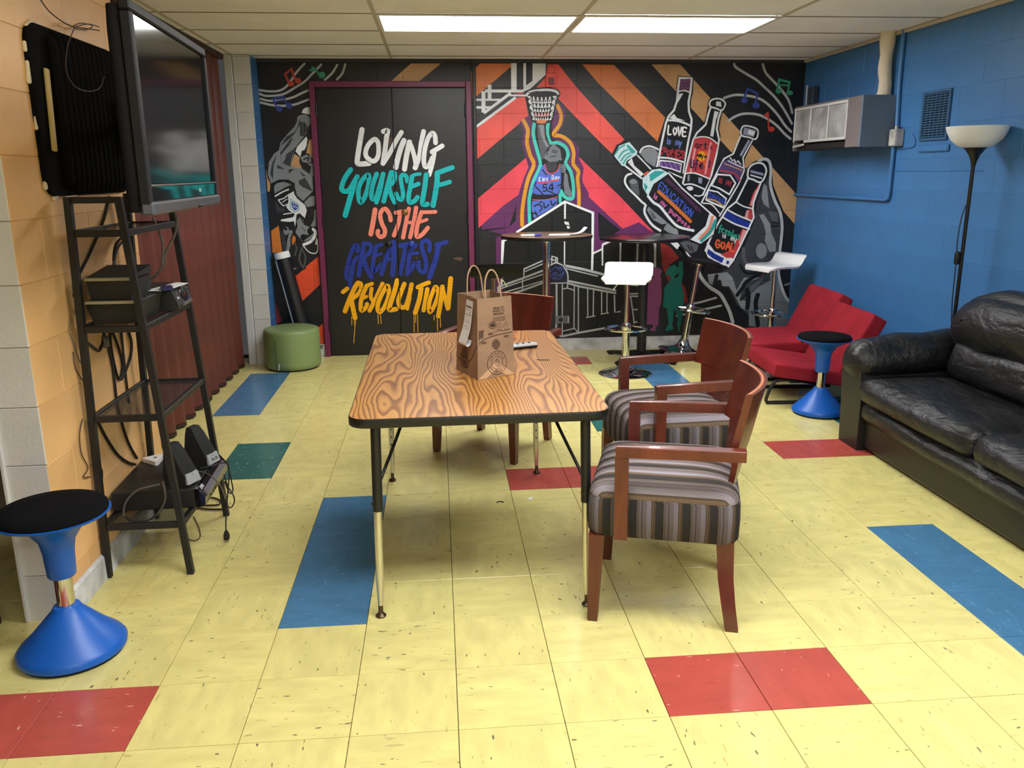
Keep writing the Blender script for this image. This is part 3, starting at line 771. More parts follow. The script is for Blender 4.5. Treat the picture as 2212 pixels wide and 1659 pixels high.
('s','GW',13.0,0,0,[1649,467,1724,464]),
('s','GW',13.0,0,0,[1659,459,1679,336,1696,225]),
('s','GW',13.0,0,0,[1678,346,1721,348]),
('s','GW',13.1,0,0,[1695,233,1722,236]),
('s','GW',12.9,0,0,[1513,475,1520,327,1565,332]),
('s','GW',15.9,0,0,[1557,962,1558,759]),
('s','GW',16.0,0,0,[1708,960,1706,757]),
('s','GW',16.0,0,0,[1822,946,1862,917,1868,716]),
('s','GW',18.3,0,0,[2081,283,2181,299,2277,324,2478,365]),
('s','GW',18.2,0,0,[2203,386,2288,399,2429,436]),
('f','W',0,[1063,1122,1102,1114,1109,1088,1071,1096]),
('f','W',0,[1086,1084,1112,1080,1110,1058,1089,1062]),
]),
('painted_child', 36, 4.56, 'pink painted silhouette of a child',[
('f','PI',0,[1830,698,1868,716,1914,703,1936,682,1916,652,1927,607,1934,473,1934,408,1917,344,1915,200,1893,194,1891,149,1835,157,1841,170,1867,182,1866,208,1806,216,1807,507,1812,571,1826,615]),
('f','K',0,[1834,672,1870,616,1849,625]),
]),
('painted_child', 36, 4.56, 'teal painted silhouette of a child with one arm raised',[
('f','TG',0,[1962,635,1967,683,1998,720,2042,738,2076,706,2080,763,2113,762,2122,661,2108,559,2138,468,2132,306,2106,124,2087,190,2087,275,2052,354,2049,243,2037,211,2055,164,1987,145,1979,166,2010,211,1986,349,1952,362,1956,453,1959,536,2003,593,2011,625,1974,654]),
('f','K',0,[2043,634,2084,668,2081,628,2050,616]),
]),
('painted_hand', 26, 4.56, 'grey painted hand holding the bottles',[
('f','K',0,[2708,1604,2794,1640,2855,1612,2884,1407,2990,1188,3016,1034,3011,830,3006,613,3124,401,3156,54,2249,77,2148,531,1990,730,2453,1061]),
('f','K',0,[1685,1667,1720,1728,1791,1748,1872,1707,1885,1542,1639,1530,1568,1489,1565,1427,1614,1371,1748,1257,1751,1180,1797,1101,1950,942,2257,741,2480,810,2301,1385,1854,1583]),
('f','G3',0,[2825,1473,2874,1341,2945,1188,2985,1053,2990,830,2960,683,2989,564,3104,392,3126,97,2741,107,2742,268,2623,372,2543,523,2481,534,2474,673,2533,691,2663,884,2740,1105,2749,1266,2782,1379]),
('f','WR',0,[2738,294,2748,464,2806,523,2914,580,2908,669,2989,678,3009,544,3103,386,3114,91,2745,182]),
('f','G1',0,[2342,645,2518,662,2571,611,2613,497,2673,610,2821,607,2681,560,2648,426,2711,395,2732,309,2663,341,2584,477,2540,538,2469,539,2424,614,2398,546,2356,571]),
('f','G1',0,[2799,1417,2830,1398,2863,1208,2811,1247,2787,1304]),
('f','G1',0,[2777,1152,2816,1163,2882,1074,2898,997,2944,909,2949,836,2889,832,2842,930,2847,998,2822,1075]),
('f','G1',0,[2868,842,2865,812,2852,789,2833,776,2810,776,2789,790,2774,814,2767,844,2770,873,2782,897,2802,909,2824,909,2845,896,2861,872]),
('f','G2',0,[2854,1189,2946,1169,2946,1054,2890,1112]),
('s','K',16.1,0,0,[2902,1088,2952,1081]),
('s','K',16.1,0,0,[2894,1055,2954,1059]),
('s','G2',30.3,1,0,[2654,865,2671,757,2757,677]),
('s','K',35.4,0,0,[2424,629,2410,555]),
('s','K',31.4,0,0,[2452,582,2470,519]),
('s','K',33.7,1,0,[2621,457,2663,516,2691,565,2769,618,2858,651]),
('s','K',40.9,1,0,[2707,502,2724,435,2721,339]),
('s','K',20.5,0,0,[2659,411,2692,455]),
('s','K',41.0,1,0,[2810,453,2796,373,2828,180]),
('s','K',20.2,1,0,[2631,723,2685,654,2752,648,2821,673]),
('f','K',0,[2480,519,2542,508,2582,428,2639,326,2719,274,2737,187,2610,211,2562,328,2505,429]),
('f','G2',0,[2729,524,2826,597,2860,621,2829,562,2747,474]),
('s','WR',20.6,0,0,[3056,538,3106,552]),
('s','GW',24.7,1,0,[2743,1604,2786,1625,2836,1603,2856,1528,2860,1407,2909,1274,2966,1169,2991,1034,2985,830,2981,683,3009,564,3059,443,3105,387]),
('s','GW',31.1,1,0,[2247,691,2294,607,2368,531,2462,470,2518,389,2563,303,2594,211]),
('f','G1',0,[1704,1656,1727,1707,1777,1724,1835,1714,1862,1679,1840,1563,1781,1598,1722,1636]),
('s','W',14.4,1,0,[1696,1663,1727,1720,1791,1736,1868,1707]),
('s','W',17.3,1,0,[1639,1513,1596,1496,1582,1447,1613,1392,1681,1328,1763,1257,1847,1260]),
('f','G2',0,[1616,1451,1647,1475,1695,1446,1713,1328,1643,1377]),
('f','G1',0,[1688,1446,1685,1437,1676,1430,1663,1426,1649,1427,1636,1431,1626,1438,1623,1447,1626,1456,1635,1463,1648,1467,1662,1467,1675,1463,1685,1455]),
('s','W',20.5,1,0,[1770,1254,1759,1194,1796,1123,1842,1072,1903,1032]),
('f','G1',0,[1778,1208,1800,1243,1851,1235,1942,1163,1961,1088,1915,1085,1840,1122]),
('f','G2',0,[1801,1207,1839,1179,1869,1136,1840,1129]),
('f','G1',0,[1932,1042,1945,1071,1988,1120,2058,1033,2067,990,1977,1013]),
('f','W',0,[1980,941,2047,944,2105,874,2053,872]),
('f','G2',0,[2053,962,2144,939,2249,908,2237,850,2178,830,2124,874]),
('s','K',10.5,0,0,[2153,903,2177,859]),
('s','K',10.5,0,0,[2183,895,2200,851]),
('f','W',0,[2117,860,2148,845,2187,800,2165,801]),
]),
('painted_bottle', 40, 4.56, 'painted bottle lettered LOVE is my POWER with a purple cap',[
('f','K',0,[2008,2298,2142,2286,2141,2162,2127,2100,2130,2019,2164,1950,2148,1849,2116,1658,2083,1471,1842,1551,1870,1724,1903,1926,1927,1988,1972,2032,1993,2101,1997,2175]),
('s','W',17.6,0,0,[1855,1554,1883,1724,1920,1920,1941,1976,1986,2026,2008,2101,2012,2169,2022,2281,2126,2275,2120,2169,2107,2088,2114,2013,2140,1950,2137,1875,2115,1748,2088,1517]),
('f','PU2',0,[2031,2270,2116,2274,2110,2181,2029,2193]),
('s','DP',5.3,0,0,[2031,2243,2111,2230]),
('s','DP',5.3,0,0,[2030,2215,2110,2215]),
('s','W',10.6,1,0,[2010,2170,2060,2181,2115,2167]),
('f','W',0,[1948,1963,1987,1995,2012,1963,2083,1941,1996,1944]),
('f','W',0,[2022,2155,2059,2159,2033,2113,2012,2079]),
('s','W',16.1,1,0,[1929,1945,2003,1941,2071,1925,2136,1897]),
('s','LW',13.4,1,0,[1944,1901,1941,1834,1966,1831]),
('s','LW',13.4,1,0,[2002,1893,1986,1862,1999,1827,2015,1858,2002,1893]),
('s','LW',13.4,1,0,[2028,1890,2039,1822,2056,1887]),
('s','LW',13.5,1,0,[2098,1881,2070,1885,2067,1819,2096,1815]),
('s','LW',13.5,0,0,[2068,1852,2090,1849]),
('s','MBL',8.8,0,0,[1940,1785,1940,1754]),
('s','MBL',8.7,0,0,[1940,1797,1941,1800]),
('s','MBL',8.8,1,0,[1966,1779,1956,1783,1954,1772,1964,1762,1958,1752,1949,1755]),
('s','MBL',8.8,1,0,[2010,1745,2014,1775,2019,1772,2021,1746,2025,1774,2031,1770,2033,1742]),
('s','MBL',8.8,0,0,[2042,1772,2049,1742]),
('s','MBL',8.8,0,0,[2061,1769,2043,1720]),
('s','RDK',14.9,1,0,[1893,1665,1904,1721,1926,1711,1921,1692,1900,1693]),
('s','RDK',14.9,1,0,[1959,1711,1940,1685,1950,1655,1968,1680,1959,1711]),
('s','RDK',14.9,1,0,[1984,1706,1982,1649,1997,1687,2000,1646,2017,1700]),
('s','RDK',14.9,1,0,[2053,1694,2025,1699,2016,1643,2044,1638]),
('s','RDK',14.9,0,0,[2020,1671,2041,1667]),
('s','RDK',14.9,1,0,[2057,1636,2067,1692,2089,1682,2085,1662,2063,1663,2083,1631]),
('s','W',14.9,1,0,[1864,1644,1974,1634,2094,1601]),
('f','VI',0,[1880,1618,1975,1611,2068,1588,2060,1522,1978,1550,1875,1570]),
('s','K',7.4,0,0,[1897,1614,1919,1573,1941,1607,1962,1563,1984,1603,2006,1552,2027,1596,2047,1539]),
('s','W',9.5,0,1,[1880,1618,1975,1611,2068,1588,2060,1522,1978,1550,1875,1570]),
('s','W',10.9,1,0,[1958,1524,2020,1498,2076,1475]),
]),
('painted_bottle', 46, 4.56, 'painted bottle lettered art is my life with a red label',[
('f','K',0,[2277,2100,2296,2125,2363,2134,2432,2094,2439,2044,2397,1994,2380,1874,2397,1816,2385,1721,2337,1450,2267,1339,2075,1406,2120,1722,2156,1818,2243,1899,2266,2000]),
('s','W',16.4,0,0,[2085,1419,2118,1594,2161,1786,2189,1840,2263,1909,2280,1988,2297,2044]),
('s','W',16.2,0,0,[2392,2025,2372,1962,2360,1874,2385,1785,2368,1657,2323,1450,2267,1332]),
('s','W',13.5,1,1,[2293,2056,2294,2097,2337,2116,2391,2109,2423,2078,2414,2044,2393,2022,2348,2038]),
('f','W',0,[2345,2095,2385,2091,2391,2049,2343,2061]),
('f','W',0,[2332,2019,2371,2009,2349,1943,2333,1809,2306,1817]),
('f','RED',0,[2170,1798,2231,1808,2306,1798,2377,1746,2319,1468,2252,1499,2176,1516,2108,1510]),
('f','GO',0,[2209,1703,2298,1689,2283,1567,2187,1581]),
('f','LY',0,[2276,1651,2273,1634,2263,1621,2249,1613,2232,1613,2216,1621,2205,1635,2201,1651,2204,1668,2214,1681,2228,1689,2245,1689,2260,1681,2271,1668]),
('s','PKL',17.7,0,0,[2181,1715,2149,1523]),
('s','PKL',17.7,0,0,[2315,1759,2279,1509]),
('s','W',10.2,1,0,[2170,1798,2231,1810,2306,1799,2378,1748]),
('s','W',12.3,1,0,[2109,1509,2190,1511,2319,1463]),
('s','K',8.8,1,0,[2203,1748,2190,1752,2182,1734,2189,1718,2203,1733]),
('s','K',8.8,0,0,[2204,1751,2204,1717]),
('s','K',8.8,0,0,[2218,1716,2222,1747]),
('s','K',8.8,1,0,[2222,1737,2232,1747,2240,1741]),
('s','K',8.8,1,0,[2269,1762,2266,1718,2277,1712]),
('s','K',8.8,0,0,[2257,1746,2280,1746]),
('s','DP',6.1,0,0,[2313,1731,2314,1708]),
('s','DP',6.1,0,0,[2313,1741,2313,1743]),
('s','DP',6.1,1,0,[2327,1729,2321,1731,2321,1723,2326,1717,2324,1708,2319,1710]),
('f','K',0,[2189,1658,2210,1670,2211,1645]),
('s','K',7.5,1,0,[2215,1638,2218,1672,2225,1648,2233,1672,2234,1638]),
('s','K',7.5,0,0,[2240,1658,2246,1640]),
('s','K',7.5,0,0,[2255,1658,2241,1625]),
('f','K',0,[2265,1659,2283,1654,2282,1633,2263,1638]),
('s','DP',15.0,1,0,[2151,1625,2148,1567,2160,1559]),
('s','DP',15.0,0,0,[2173,1597,2174,1558]),
('s','DP',15.0,0,0,[2173,1613,2174,1616]),
('s','DP',15.0,1,0,[2212,1616,2199,1617,2197,1582,2191,1537]),
('s','DP',15.0,0,0,[2187,1589,2209,1587]),
('s','DP',15.0,1,0,[2229,1572,2251,1576,2244,1593,2229,1578,2236,1552,2252,1557]),
('s','DP',12.3,0,0,[2313,1612,2308,1557]),
('s','W',12.3,1,0,[2085,1413,2167,1420,2282,1375]),
('f','W',0,[2179,1384,2176,1376,2168,1369,2156,1366,2142,1366,2130,1370,2121,1377,2117,1385,2120,1394,2128,1400,2140,1404,2154,1404,2167,1400,2176,1393]),
('f','SG',0,[2219,1477,2255,1470,2251,1421,2221,1431]),
('f','SG',0,[2126,1497,2143,1497,2142,1445,2126,1445]),
('s','W',11.0,1,0,[2192,1327,2234,1320,2267,1332]),
]),
('painted_bottle', 52, 4.56, 'painted bottle lettered is my savior with a grey cap',[
('f','K',0,[2564,1845,2586,1904,2628,1912,2733,1868,2730,1788,2684,1768,2618,1628,2623,1543,2593,1425,2490,1261,2406,1134,2244,1256,2336,1484,2402,1613,2502,1673,2559,1789]),
('s','W',13.6,1,1,[2578,1821,2577,1880,2612,1898,2699,1876,2722,1842,2704,1788,2644,1803]),
('f','SG',0,[2596,1884,2701,1860,2686,1806,2591,1828]),
('f','W',0,[2639,1868,2696,1848,2681,1816,2633,1832]),
('s','W',13.6,0,0,[2570,1813,2515,1669,2436,1629,2393,1541,2257,1264]),
('s','W',12.0,0,0,[2675,1776,2602,1636,2619,1531,2577,1417,2423,1150]),
('s','SG',22.3,0,0,[2645,1772,2584,1660]),
('f','VI2',0,[2428,1605,2483,1629,2606,1571,2610,1531,2576,1425,2524,1499,2386,1523]),
('s','RED',12.0,1,0,[2411,1528,2533,1507,2588,1449]),
('s','TN',8.6,1,0,[2442,1589,2512,1564,2600,1531]),
('s','W',8.6,0,0,[2489,1638,2514,1611,2524,1622,2543,1594,2557,1611,2587,1582]),
('s','W',8.6,1,0,[2475,1611,2546,1578,2607,1553]),
('f','K',0,[2387,1500,2499,1491,2548,1425,2499,1331,2410,1382,2336,1409]),
('s','W',13.7,0,1,[2387,1500,2499,1491,2548,1425,2499,1331,2410,1382,2336,1409]),
('s','RDK',8.6,0,0,[2402,1433,2403,1470]),
('s','RDK',8.6,1,0,[2430,1456,2421,1465,2413,1458,2427,1436,2420,1427,2411,1435]),
('s','RDK',8.6,1,0,[2466,1413,2470,1450,2477,1421,2487,1445,2488,1407]),
('s','RDK',8.6,1,0,[2495,1443,2504,1421,2515,1437]),
('s','RDK',8.6,0,0,[2504,1421,2504,1402]),
('f','LN',0,[2312,1370,2395,1353,2475,1295,2454,1220,2294,1288]),
('s','W',12.0,0,1,[2312,1370,2395,1353,2475,1295,2454,1220,2294,1288]),
('s','BL',8.6,1,0,[2338,1335,2329,1345,2321,1338,2333,1315,2324,1307,2317,1316]),
('s','BL',8.6,1,0,[2343,1299,2359,1333,2365,1290]),
('s','BL',8.6,0,0,[2350,1312,2362,1307]),
('s','BL',8.6,1,0,[2376,1325,2381,1283,2396,1317]),
('s','BL',8.7,0,0,[2407,1273,2412,1310]),
('s','BL',8.7,1,0,[2431,1302,2419,1288,2426,1265,2438,1279,2431,1302]),
('s','BL',8.7,1,0,[2443,1257,2449,1295,2465,1284,2462,1271,2447,1276,2462,1250]),
('s','TN',12.1,1,0,[2307,1296,2381,1278,2451,1233]),
('s','W',10.4,1,0,[2270,1260,2348,1247,2421,1171]),
]),
('painted_bottle', 58, 4.56, 'painted bottle lettered freedom is my GOAL at the right',[
('f','K',0,[2638,1465,2643,1555,2699,1603,2785,1602,2833,1537,2818,1439,2781,1407,2727,1226,2740,1117,2692,1017,2576,747,2527,688,2464,698,2329,768,2294,846,2329,946,2471,1212,2555,1269,2579,1368]),
('f','W',0,[2325,930,2395,844,2556,786,2579,768,2534,709,2480,723,2336,794,2310,850]),
('f','LB',0,[2334,870,2396,827,2482,783,2464,742,2380,785,2327,828]),
('f','LB',0,[2509,765,2533,756,2524,729,2502,738]),
('f','RED',0,[2634,1039,2676,1021,2578,790,2503,787,2449,818,2552,858]),
('f','PKL',0,[2639,1026,2673,1019,2621,891,2606,917]),
('f','RED',0,[2754,1415,2773,1415,2716,1226,2679,1234,2707,1333]),
('f','PKL',0,[2731,1366,2744,1366,2705,1234,2687,1238]),
('f','RED',0,[2672,1201,2715,1205,2727,1117,2641,1131]),
('f','PKL',0,[2659,1193,2681,1197,2677,1126,2646,1135]),
('f','LB',0,[2481,1191,2589,1136,2707,1084,2697,1042,2556,1093,2458,1146]),
('s','W',13.9,1,0,[2485,1204,2588,1152,2718,1101]),
('s','W',13.9,1,0,[2454,1137,2557,1082,2696,1034]),
('s','W',15.6,0,0,[2771,1423,2720,1267,2715,1209,2729,1134,2683,1026,2566,764,2525,709]),
('s','W',15.6,0,0,[2656,1465,2564,1269,2489,1212,2409,1080,2346,946,2311,854]),
('s','W',12.2,1,0,[2564,1265,2636,1227,2715,1209]),
('s','W',15.6,1,1,[2655,1473,2659,1547,2709,1587,2778,1585,2814,1529,2795,1456,2762,1430,2700,1455]),
('f','LN',0,[2677,1546,2718,1570,2788,1554,2786,1464,2743,1448,2672,1490]),
('s','SG',20.7,0,0,[2682,1522,2784,1497]),
('s','W',11.2,0,0,[2680,1491,2777,1464]),
('s','MG2',9.6,1,0,[2446,1066,2438,1069,2432,1041,2423,1004]),
('s','MG2',9.6,0,0,[2426,1049,2441,1042]),
('s','MG2',9.6,0,0,[2447,1011,2455,1042]),
('s','MG2',9.6,1,0,[2453,1032,2462,1041,2467,1032]),
('s','MG2',9.6,1,0,[2479,1015,2494,1015,2491,1030,2480,1020,2481,997,2492,998]),
('s','MG2',9.6,1,0,[2506,1004,2521,1003,2518,1019,2507,1009,2508,986,2519,987]),
('s','MG2',9.6,1,0,[2552,1024,2544,970,2533,975,2534,1000,2547,998]),
('s','MG2',9.6,1,0,[2569,995,2559,982,2564,962,2575,975,2569,995]),
('s','MG2',9.7,1,0,[2582,954,2589,986,2593,981,2592,953,2598,982,2604,977,2602,946]),
('s','LW',7.0,0,0,[2461,993,2461,966]),
('s','LW',7.0,0,0,[2462,1004,2463,1006]),
('s','LW',7.0,1,0,[2489,981,2478,987,2476,978,2486,967,2480,960,2471,965]),
('s','LW',7.0,1,0,[2533,941,2538,966,2543,962,2545,939,2549,962,2556,957,2557,932]),
('s','LW',7.0,0,0,[2567,956,2574,928]),
('s','LW',7.0,0,0,[2587,949,2567,911]),
('s','GO',14.9,1,0,[2435,930,2417,944,2401,915,2414,878,2433,884,2434,904,2420,907]),
('s','GO',14.9,1,0,[2467,933,2449,904,2464,867,2482,896,2467,933]),
('s','GO',14.9,1,0,[2493,860,2515,922,2530,852]),
('s','GO',14.9,0,0,[2503,885,2523,880]),
('s','GO',14.9,1,0,[2545,915,2541,849,2570,843]),
]),
('painted_bottle', 64, 4.56, 'painted bottle lettered EDUCATION is my purpose lying tilted left',[
('f','K',0,[1463,1668,1504,1749,1610,1790,1696,1687,1804,1560,1884,1569,1995,1506,2317,1201,2406,1136,2391,993,2265,897,2162,942,2185,1003,2020,1055,1770,1257,1716,1467,1577,1561,1485,1634]),
('f','LT',0,[1485,1658,1526,1741,1611,1771,1683,1693,1678,1665,1593,1618,1581,1572,1551,1579]),
('f','TS',0,[1601,1750,1670,1689,1635,1674,1587,1739]),
('s','TS',12.2,1,0,[1495,1675,1526,1719,1572,1746]),
('s','TS',12.2,1,0,[1524,1644,1556,1688,1598,1708]),
('s','TS',12.2,1,0,[1544,1618,1578,1661,1620,1681]),
('s','TS',12.2,1,0,[1565,1596,1593,1640,1628,1662]),
('s','W',14.4,0,0,[1587,1572,1727,1472]),
('s','W',11.5,0,0,[1686,1660,1801,1549]),
('f','W',0,[1601,1606,1636,1640,1659,1578,1744,1508,1719,1488]),
('f','LT',0,[1734,1474,1812,1542,1884,1552,1962,1513,1830,1424,1786,1324,1737,1397]),
('f','TS',0,[1792,1501,1841,1535,1929,1527,1801,1444]),
('f','TS',0,[1743,1439,1782,1404,1760,1361]),
('f','GO',0,[1748,1515,1783,1536,1784,1520,1741,1488]),
('s','DP',29.2,1,0,[1946,1458,2082,1345,2243,1195]),
('s','OR2',29.2,1,0,[1878,1361,2013,1244,2166,1107]),
('s','BL2',9.5,1,0,[1919,1419,1895,1439,1872,1389,1896,1369]),
('s','BL2',9.5,0,0,[1883,1414,1901,1399]),
('s','BL2',9.5,1,0,[1907,1359,1930,1409,1944,1394,1944,1363,1923,1349,1907,1359]),
('s','BL2',9.5,1,0,[1966,1380,1949,1338,1956,1318,1972,1319,1990,1359]),
('s','BL2',9.5,1,0,[2024,1321,2013,1340,1991,1324,1990,1289,2008,1285]),
('s','BL2',9.6,1,0,[2014,1270,2051,1309,2041,1247]),
('s','BL2',9.6,0,0,[2029,1285,2044,1272]),
('s','BL2',9.6,0,0,[2072,1290,2100,1267]),
('s','BL2',9.6,0,0,[2086,1279,2063,1228]),
('s','BL2',9.6,0,0,[2095,1202,2118,1253]),
('s','BL2',9.6,1,0,[2142,1232,2118,1217,2119,1181,2143,1196,2142,1232]),
('s','BL2',9.6,1,0,[2141,1163,2166,1212,2164,1143,2189,1193]),
('s','PT',9.5,0,0,[1844,1335,1836,1313]),
('s','PT',9.5,0,0,[1847,1345,1849,1346]),
('s','PT',9.5,1,0,[1865,1314,1857,1324,1853,1317,1859,1303,1852,1299,1844,1308]),
('s','PT',9.5,1,0,[1895,1262,1907,1281,1910,1276,1905,1256,1916,1274,1921,1267,1915,1245]),
('s','PT',9.5,0,0,[1931,1261,1929,1235]),
('s','PT',9.6,0,0,[1947,1247,1918,1222]),
('s','PT',9.6,0,0,[1984,1215,1970,1177]),
('s','PT',9.6,1,0,[1983,1211,1998,1203,1991,1184,1978,1196]),
('s','PT',9.6,1,0,[2011,1192,2005,1170,2017,1162,2027,1178]),
('s','PT',9.6,0,0,[2027,1178,2019,1155]),
('s','PT',9.6,0,0,[2028,1147,2040,1167]),
('s','PT',9.6,1,0,[2037,1160,2047,1162,2051,1152]),
('s','PT',9.6,0,0,[2064,1146,2050,1108]),
('s','PT',9.6,1,0,[2063,1142,2078,1134,2072,1114,2058,1126]),
('s','PT',9.6,1,0,[2100,1115,2088,1111,2091,1093,2104,1097,2100,1115]),
('s','PT',9.6,1,0,[2132,1085,2123,1095,2119,1087,2126,1074,2118,1069,2111,1078]),
('s','PT',9.7,1,0,[2143,1063,2158,1055,2157,1068,2144,1067,2143,1048,2155,1043]),
('s','W',21.9,1,0,[1786,1324,1836,1270,1895,1234,1988,1127,2064,1062,2195,1028]),
('s','W',12.4,0,0,[1958,1513,2080,1387,2310,1198,2387,1136]),
('f','W',0,[2330,1173,2397,1129,2376,993,2264,914,2173,951,2302,1066]),
('s','GO2',25.3,1,0,[2359,1140,2334,1044,2255,959]),
('s','TS',28.3,1,0,[2386,1108,2352,1022,2270,940]),
]),
]
# ---------------------------------------------------------------- room shell
XL, XR, YB, YF, ZC, T = -1.36, 3.10, 4.56, -5.2, 2.42, .3048
def tile_mat(name, base, fl1, fl2, f1=.66, strength=.9):
    m = mat(name, base, .24, spec=.5); n = N(m)
    oi = n.new('ShaderNodeObjectInfo'); off = n.new('ShaderNodeVectorMath', operation='SCALE'); cmb = n.new('ShaderNodeCombineXYZ')
    n.link(oi.outputs['Random'], cmb.inputs[0]); n.link(oi.outputs['Random'], cmb.inputs[2]); n.link(cmb.outputs[0], off.inputs[0]); off.inputs[3].default_value = 53.0
    add = n.new('ShaderNodeVectorMath', operation='ADD'); n.link(n.obj(), add.inputs[0]); n.link(off.outputs[0], add.inputs[1]); v = add.outputs[0]
    cl = n.ramp(n.noise(n.scale(v, (7, 18, 1)), 1, 4), [(.35, lin(tuple(c*.955 for c in base))), (.68, lin(tuple(min(255, c*1.025) for c in base)))])
    a = n.noise(n.scale(v, (17, 62, 1)), 1, 1.5, .4); fa = n.ramp(a, [(f1, (0, 0, 0, 1)), (f1+.06, (1, 1, 1, 1))])
    b = n.noise(n.scale(v, (30, 80, 1), loc=(7, 3, 0)), 1, 1, .4); fb = n.ramp(b, [(f1+.03, (0, 0, 0, 1)), (f1+.08, (1, 1, 1, 1))])
    c1 = n.mix(n.math('MULTIPLY', fa, strength*.55), cl, lin(fl1)); c2 = n.mix(n.math('MULTIPLY', fb, strength), c1, lin(fl2))
    val = n.math('ADD', n.math('MULTIPLY', oi.outputs['Random'], .05), .97)
    hs = n.new('ShaderNodeHueSaturation'); n.link(val, hs.inputs['Value']); n.link(c2, hs.inputs['Color']); n.link(hs.outputs[0], n.b.inputs['Base Color'])
    w = n.noise(n.scale(v, (9, 9, 1)), 1, 3); n.bump(w, .015, .004)
    rr = n.ramp(n.noise(n.scale(v, (5, 8, 1)), 1, 4), [(.2, (.20,)*3+(1,)), (.8, (.25,)*3+(1,))]); n.link(rr, n.b.inputs['Roughness'])
    return m
TM = {'y': tile_mat('yellow_vinyl_tile', (226, 214, 140), (166, 150, 96), (104, 94, 72), .70), 'r': tile_mat('red_vinyl_tile', (184, 82, 72), (160, 66, 60), (228, 168, 156), .70),
      'b': tile_mat('blue_vinyl_tile', (72, 122, 162), (60, 106, 148), (120, 164, 194), .66, .45), 't': tile_mat('teal_vinyl_tile', (36, 104, 98), (30, 86, 82), (120, 160, 150), .66)}
cell = {}
for c, lst in (('r', [(2, -2), (3, -2), (-5, -2), (-4, -2), (1, 4), (2, 4), (6, 5), (7, 5), (2, 13), (3, 13)]), ('b', [(-2, j) for j in range(4)]+[(6, j) for j in range(-2, 2)]+[(-5, j) for j in range(9, 13)]+[(5, j) for j in range(9, 13)]),
               ('t', [(-4, 5), (-4, 6), (3, 7), (3, 8), (8, 7), (8, 8)])):
    for ij in lst: cell[ij] = c
floor = struct('floor')
sub = mat('floor_adhesive', (34, 29, 22), .9)
MB().box(((XL+XR)/2-.3, (YB+YF)/2, -.06), (XR-XL+1.4, YB-YF+.4, .1)).build('subfloor', sub, floor)
tmesh = {k: MB().box((0, 0, -.005), (T-.002, T-.002, .01), .0009).build('floor_tile', m, mesh_only=True, smooth=False) for k, m in TM.items()}
cand = []
for i in range(-8, 11):
    for j in range(-17, 15):
        x0, x1 = max(i*T, -2.05), min((i+1)*T, XR); y0, y1 = j*T, min((j+1)*T, YB)
        if x1-x0 < .02 or y1-y0 < .02: continue
        cx, cy = (x0+x1)/2, (y0+y1)/2
        full = x1-x0 > T-.001 and y1-y0 > T-.001
        vis = any(in_view((cx+a*T/2, cy+b*T/2, 0), 1.0) for a in (-1, 0, 1) for b in (-1, 0, 1))
        cand.append((0 if vis else 1, (Vector((cx, cy, 0))-CAM).length, i, j, x0, x1, y0, y1, full))
cand.sort(); rest = MB(); nt_ = 0
for vis, d, i, j, x0, x1, y0, y1, full in cand:
    k = cell.get((i, j), 'y'); c = ((x0+x1)/2, (y0+y1)/2, 0)
    if vis == 0 and nt_ < 298:
        nt_ += 1
        rot = (pi/2)*((i+j) % 2)+pi*random.randint(0, 1)
        if full: inst('floor_tile', tmesh[k], floor, c, rot)
        else: MB().box((0, 0, -.005), (x1-x0-.0014, y1-y0-.0014, .01), .0011).build('floor_tile', TM[k], floor, c, smooth=False)
    else: rest.mi = 'yrbt'.index(k); rest.box((c[0], c[1], -.005), (x1-x0-.0014, y1-y0-.0014, .01), .0011)
o = rest.build('outer_tiles', [TM[k] for k in 'yrbt'], floor, smooth=False); o['kind'] = 'stuff'
# walls of painted concrete block: each block its own object on a backing slab
def block_wall(w, o0, ux, L, H, m, nrm, skip=None, start=0, bw=.4064, bh=.2032, z0=0.0):
    """o0 = lower corner on the face, ux = direction along the wall, nrm = outward normal; blocks stand 3 mm proud of the joints"""
    ux, nrm = Vector(ux), Vector(nrm); cache = {}; R = math.atan2(ux.y, ux.x); row = 0; z = z0
    while z < H-.01:
        zh = min(bh, H-z); u = -(bw/2 if row % 2 else 0)-start
        while u < L-.005:
            a, b = max(u, 0), min(u+bw, L)
            if b-a > .015:
                for (a2, b2, za, zb) in (skip(a, b, z, z+zh) if skip else [(a, b, z, z+zh)]):
                    if b2-a2 < .012 or zb-za < .012: continue
                    k = (round(b2-a2, 3), round(zb-za, 3))
                    if k not in cache: cache[k] = MB().box((0, 0, 0), (b2-a2-.0022, .02, zb-za-.0022), .0018).build('block', m, mesh_only=True)
                    p = Vector(o0)+ux*((a2+b2)/2)+nrm*(-.01)+Vector((0, 0, (za+zb)/2)); inst('block', cache[k], w, p, R)
            u += bw
        z += bh; row += 1
DX0, DX1, DZ = -1.011, .290, 2.252     # outer edge of the door frame
wb = struct('wall_back')
MB().box(((XL-.1+XR)/2, YB+.06, ZC/2+.05), (XR-XL+.5, .117, ZC+.1)).build('backing', BLACKW, wb)
def skip_door(a, b, z0, z1):
    xa, xb = a-1.42, b-1.42; out = []
    if z0 >= DZ-.001 or xb <= DX0 or xa >= DX1: return [(a, b, z0, z1)]
    if z1 > DZ: out.append((max(a, DX0+1.42), min(b, DX1+1.42), DZ, z1))
    if xa < DX0: out.append((a, DX0+1.42, z0, z1))
    if xb > DX1: out.append((DX1+1.42, b, z0, z1))
    return out
block_wall(wb, (-1.42, YB, 0), (1, 0, 0), XR+1.42, ZC, BLACKW, (0, -1, 0), skip_door, start=.06, z0=-.031)
wr = struct('wall_right')
MB().box((XR+.06, (YB+YF)/2, ZC/2+.05), (.117, YB-YF+.3, ZC+.1)).build('backing', BLUEW, wr)
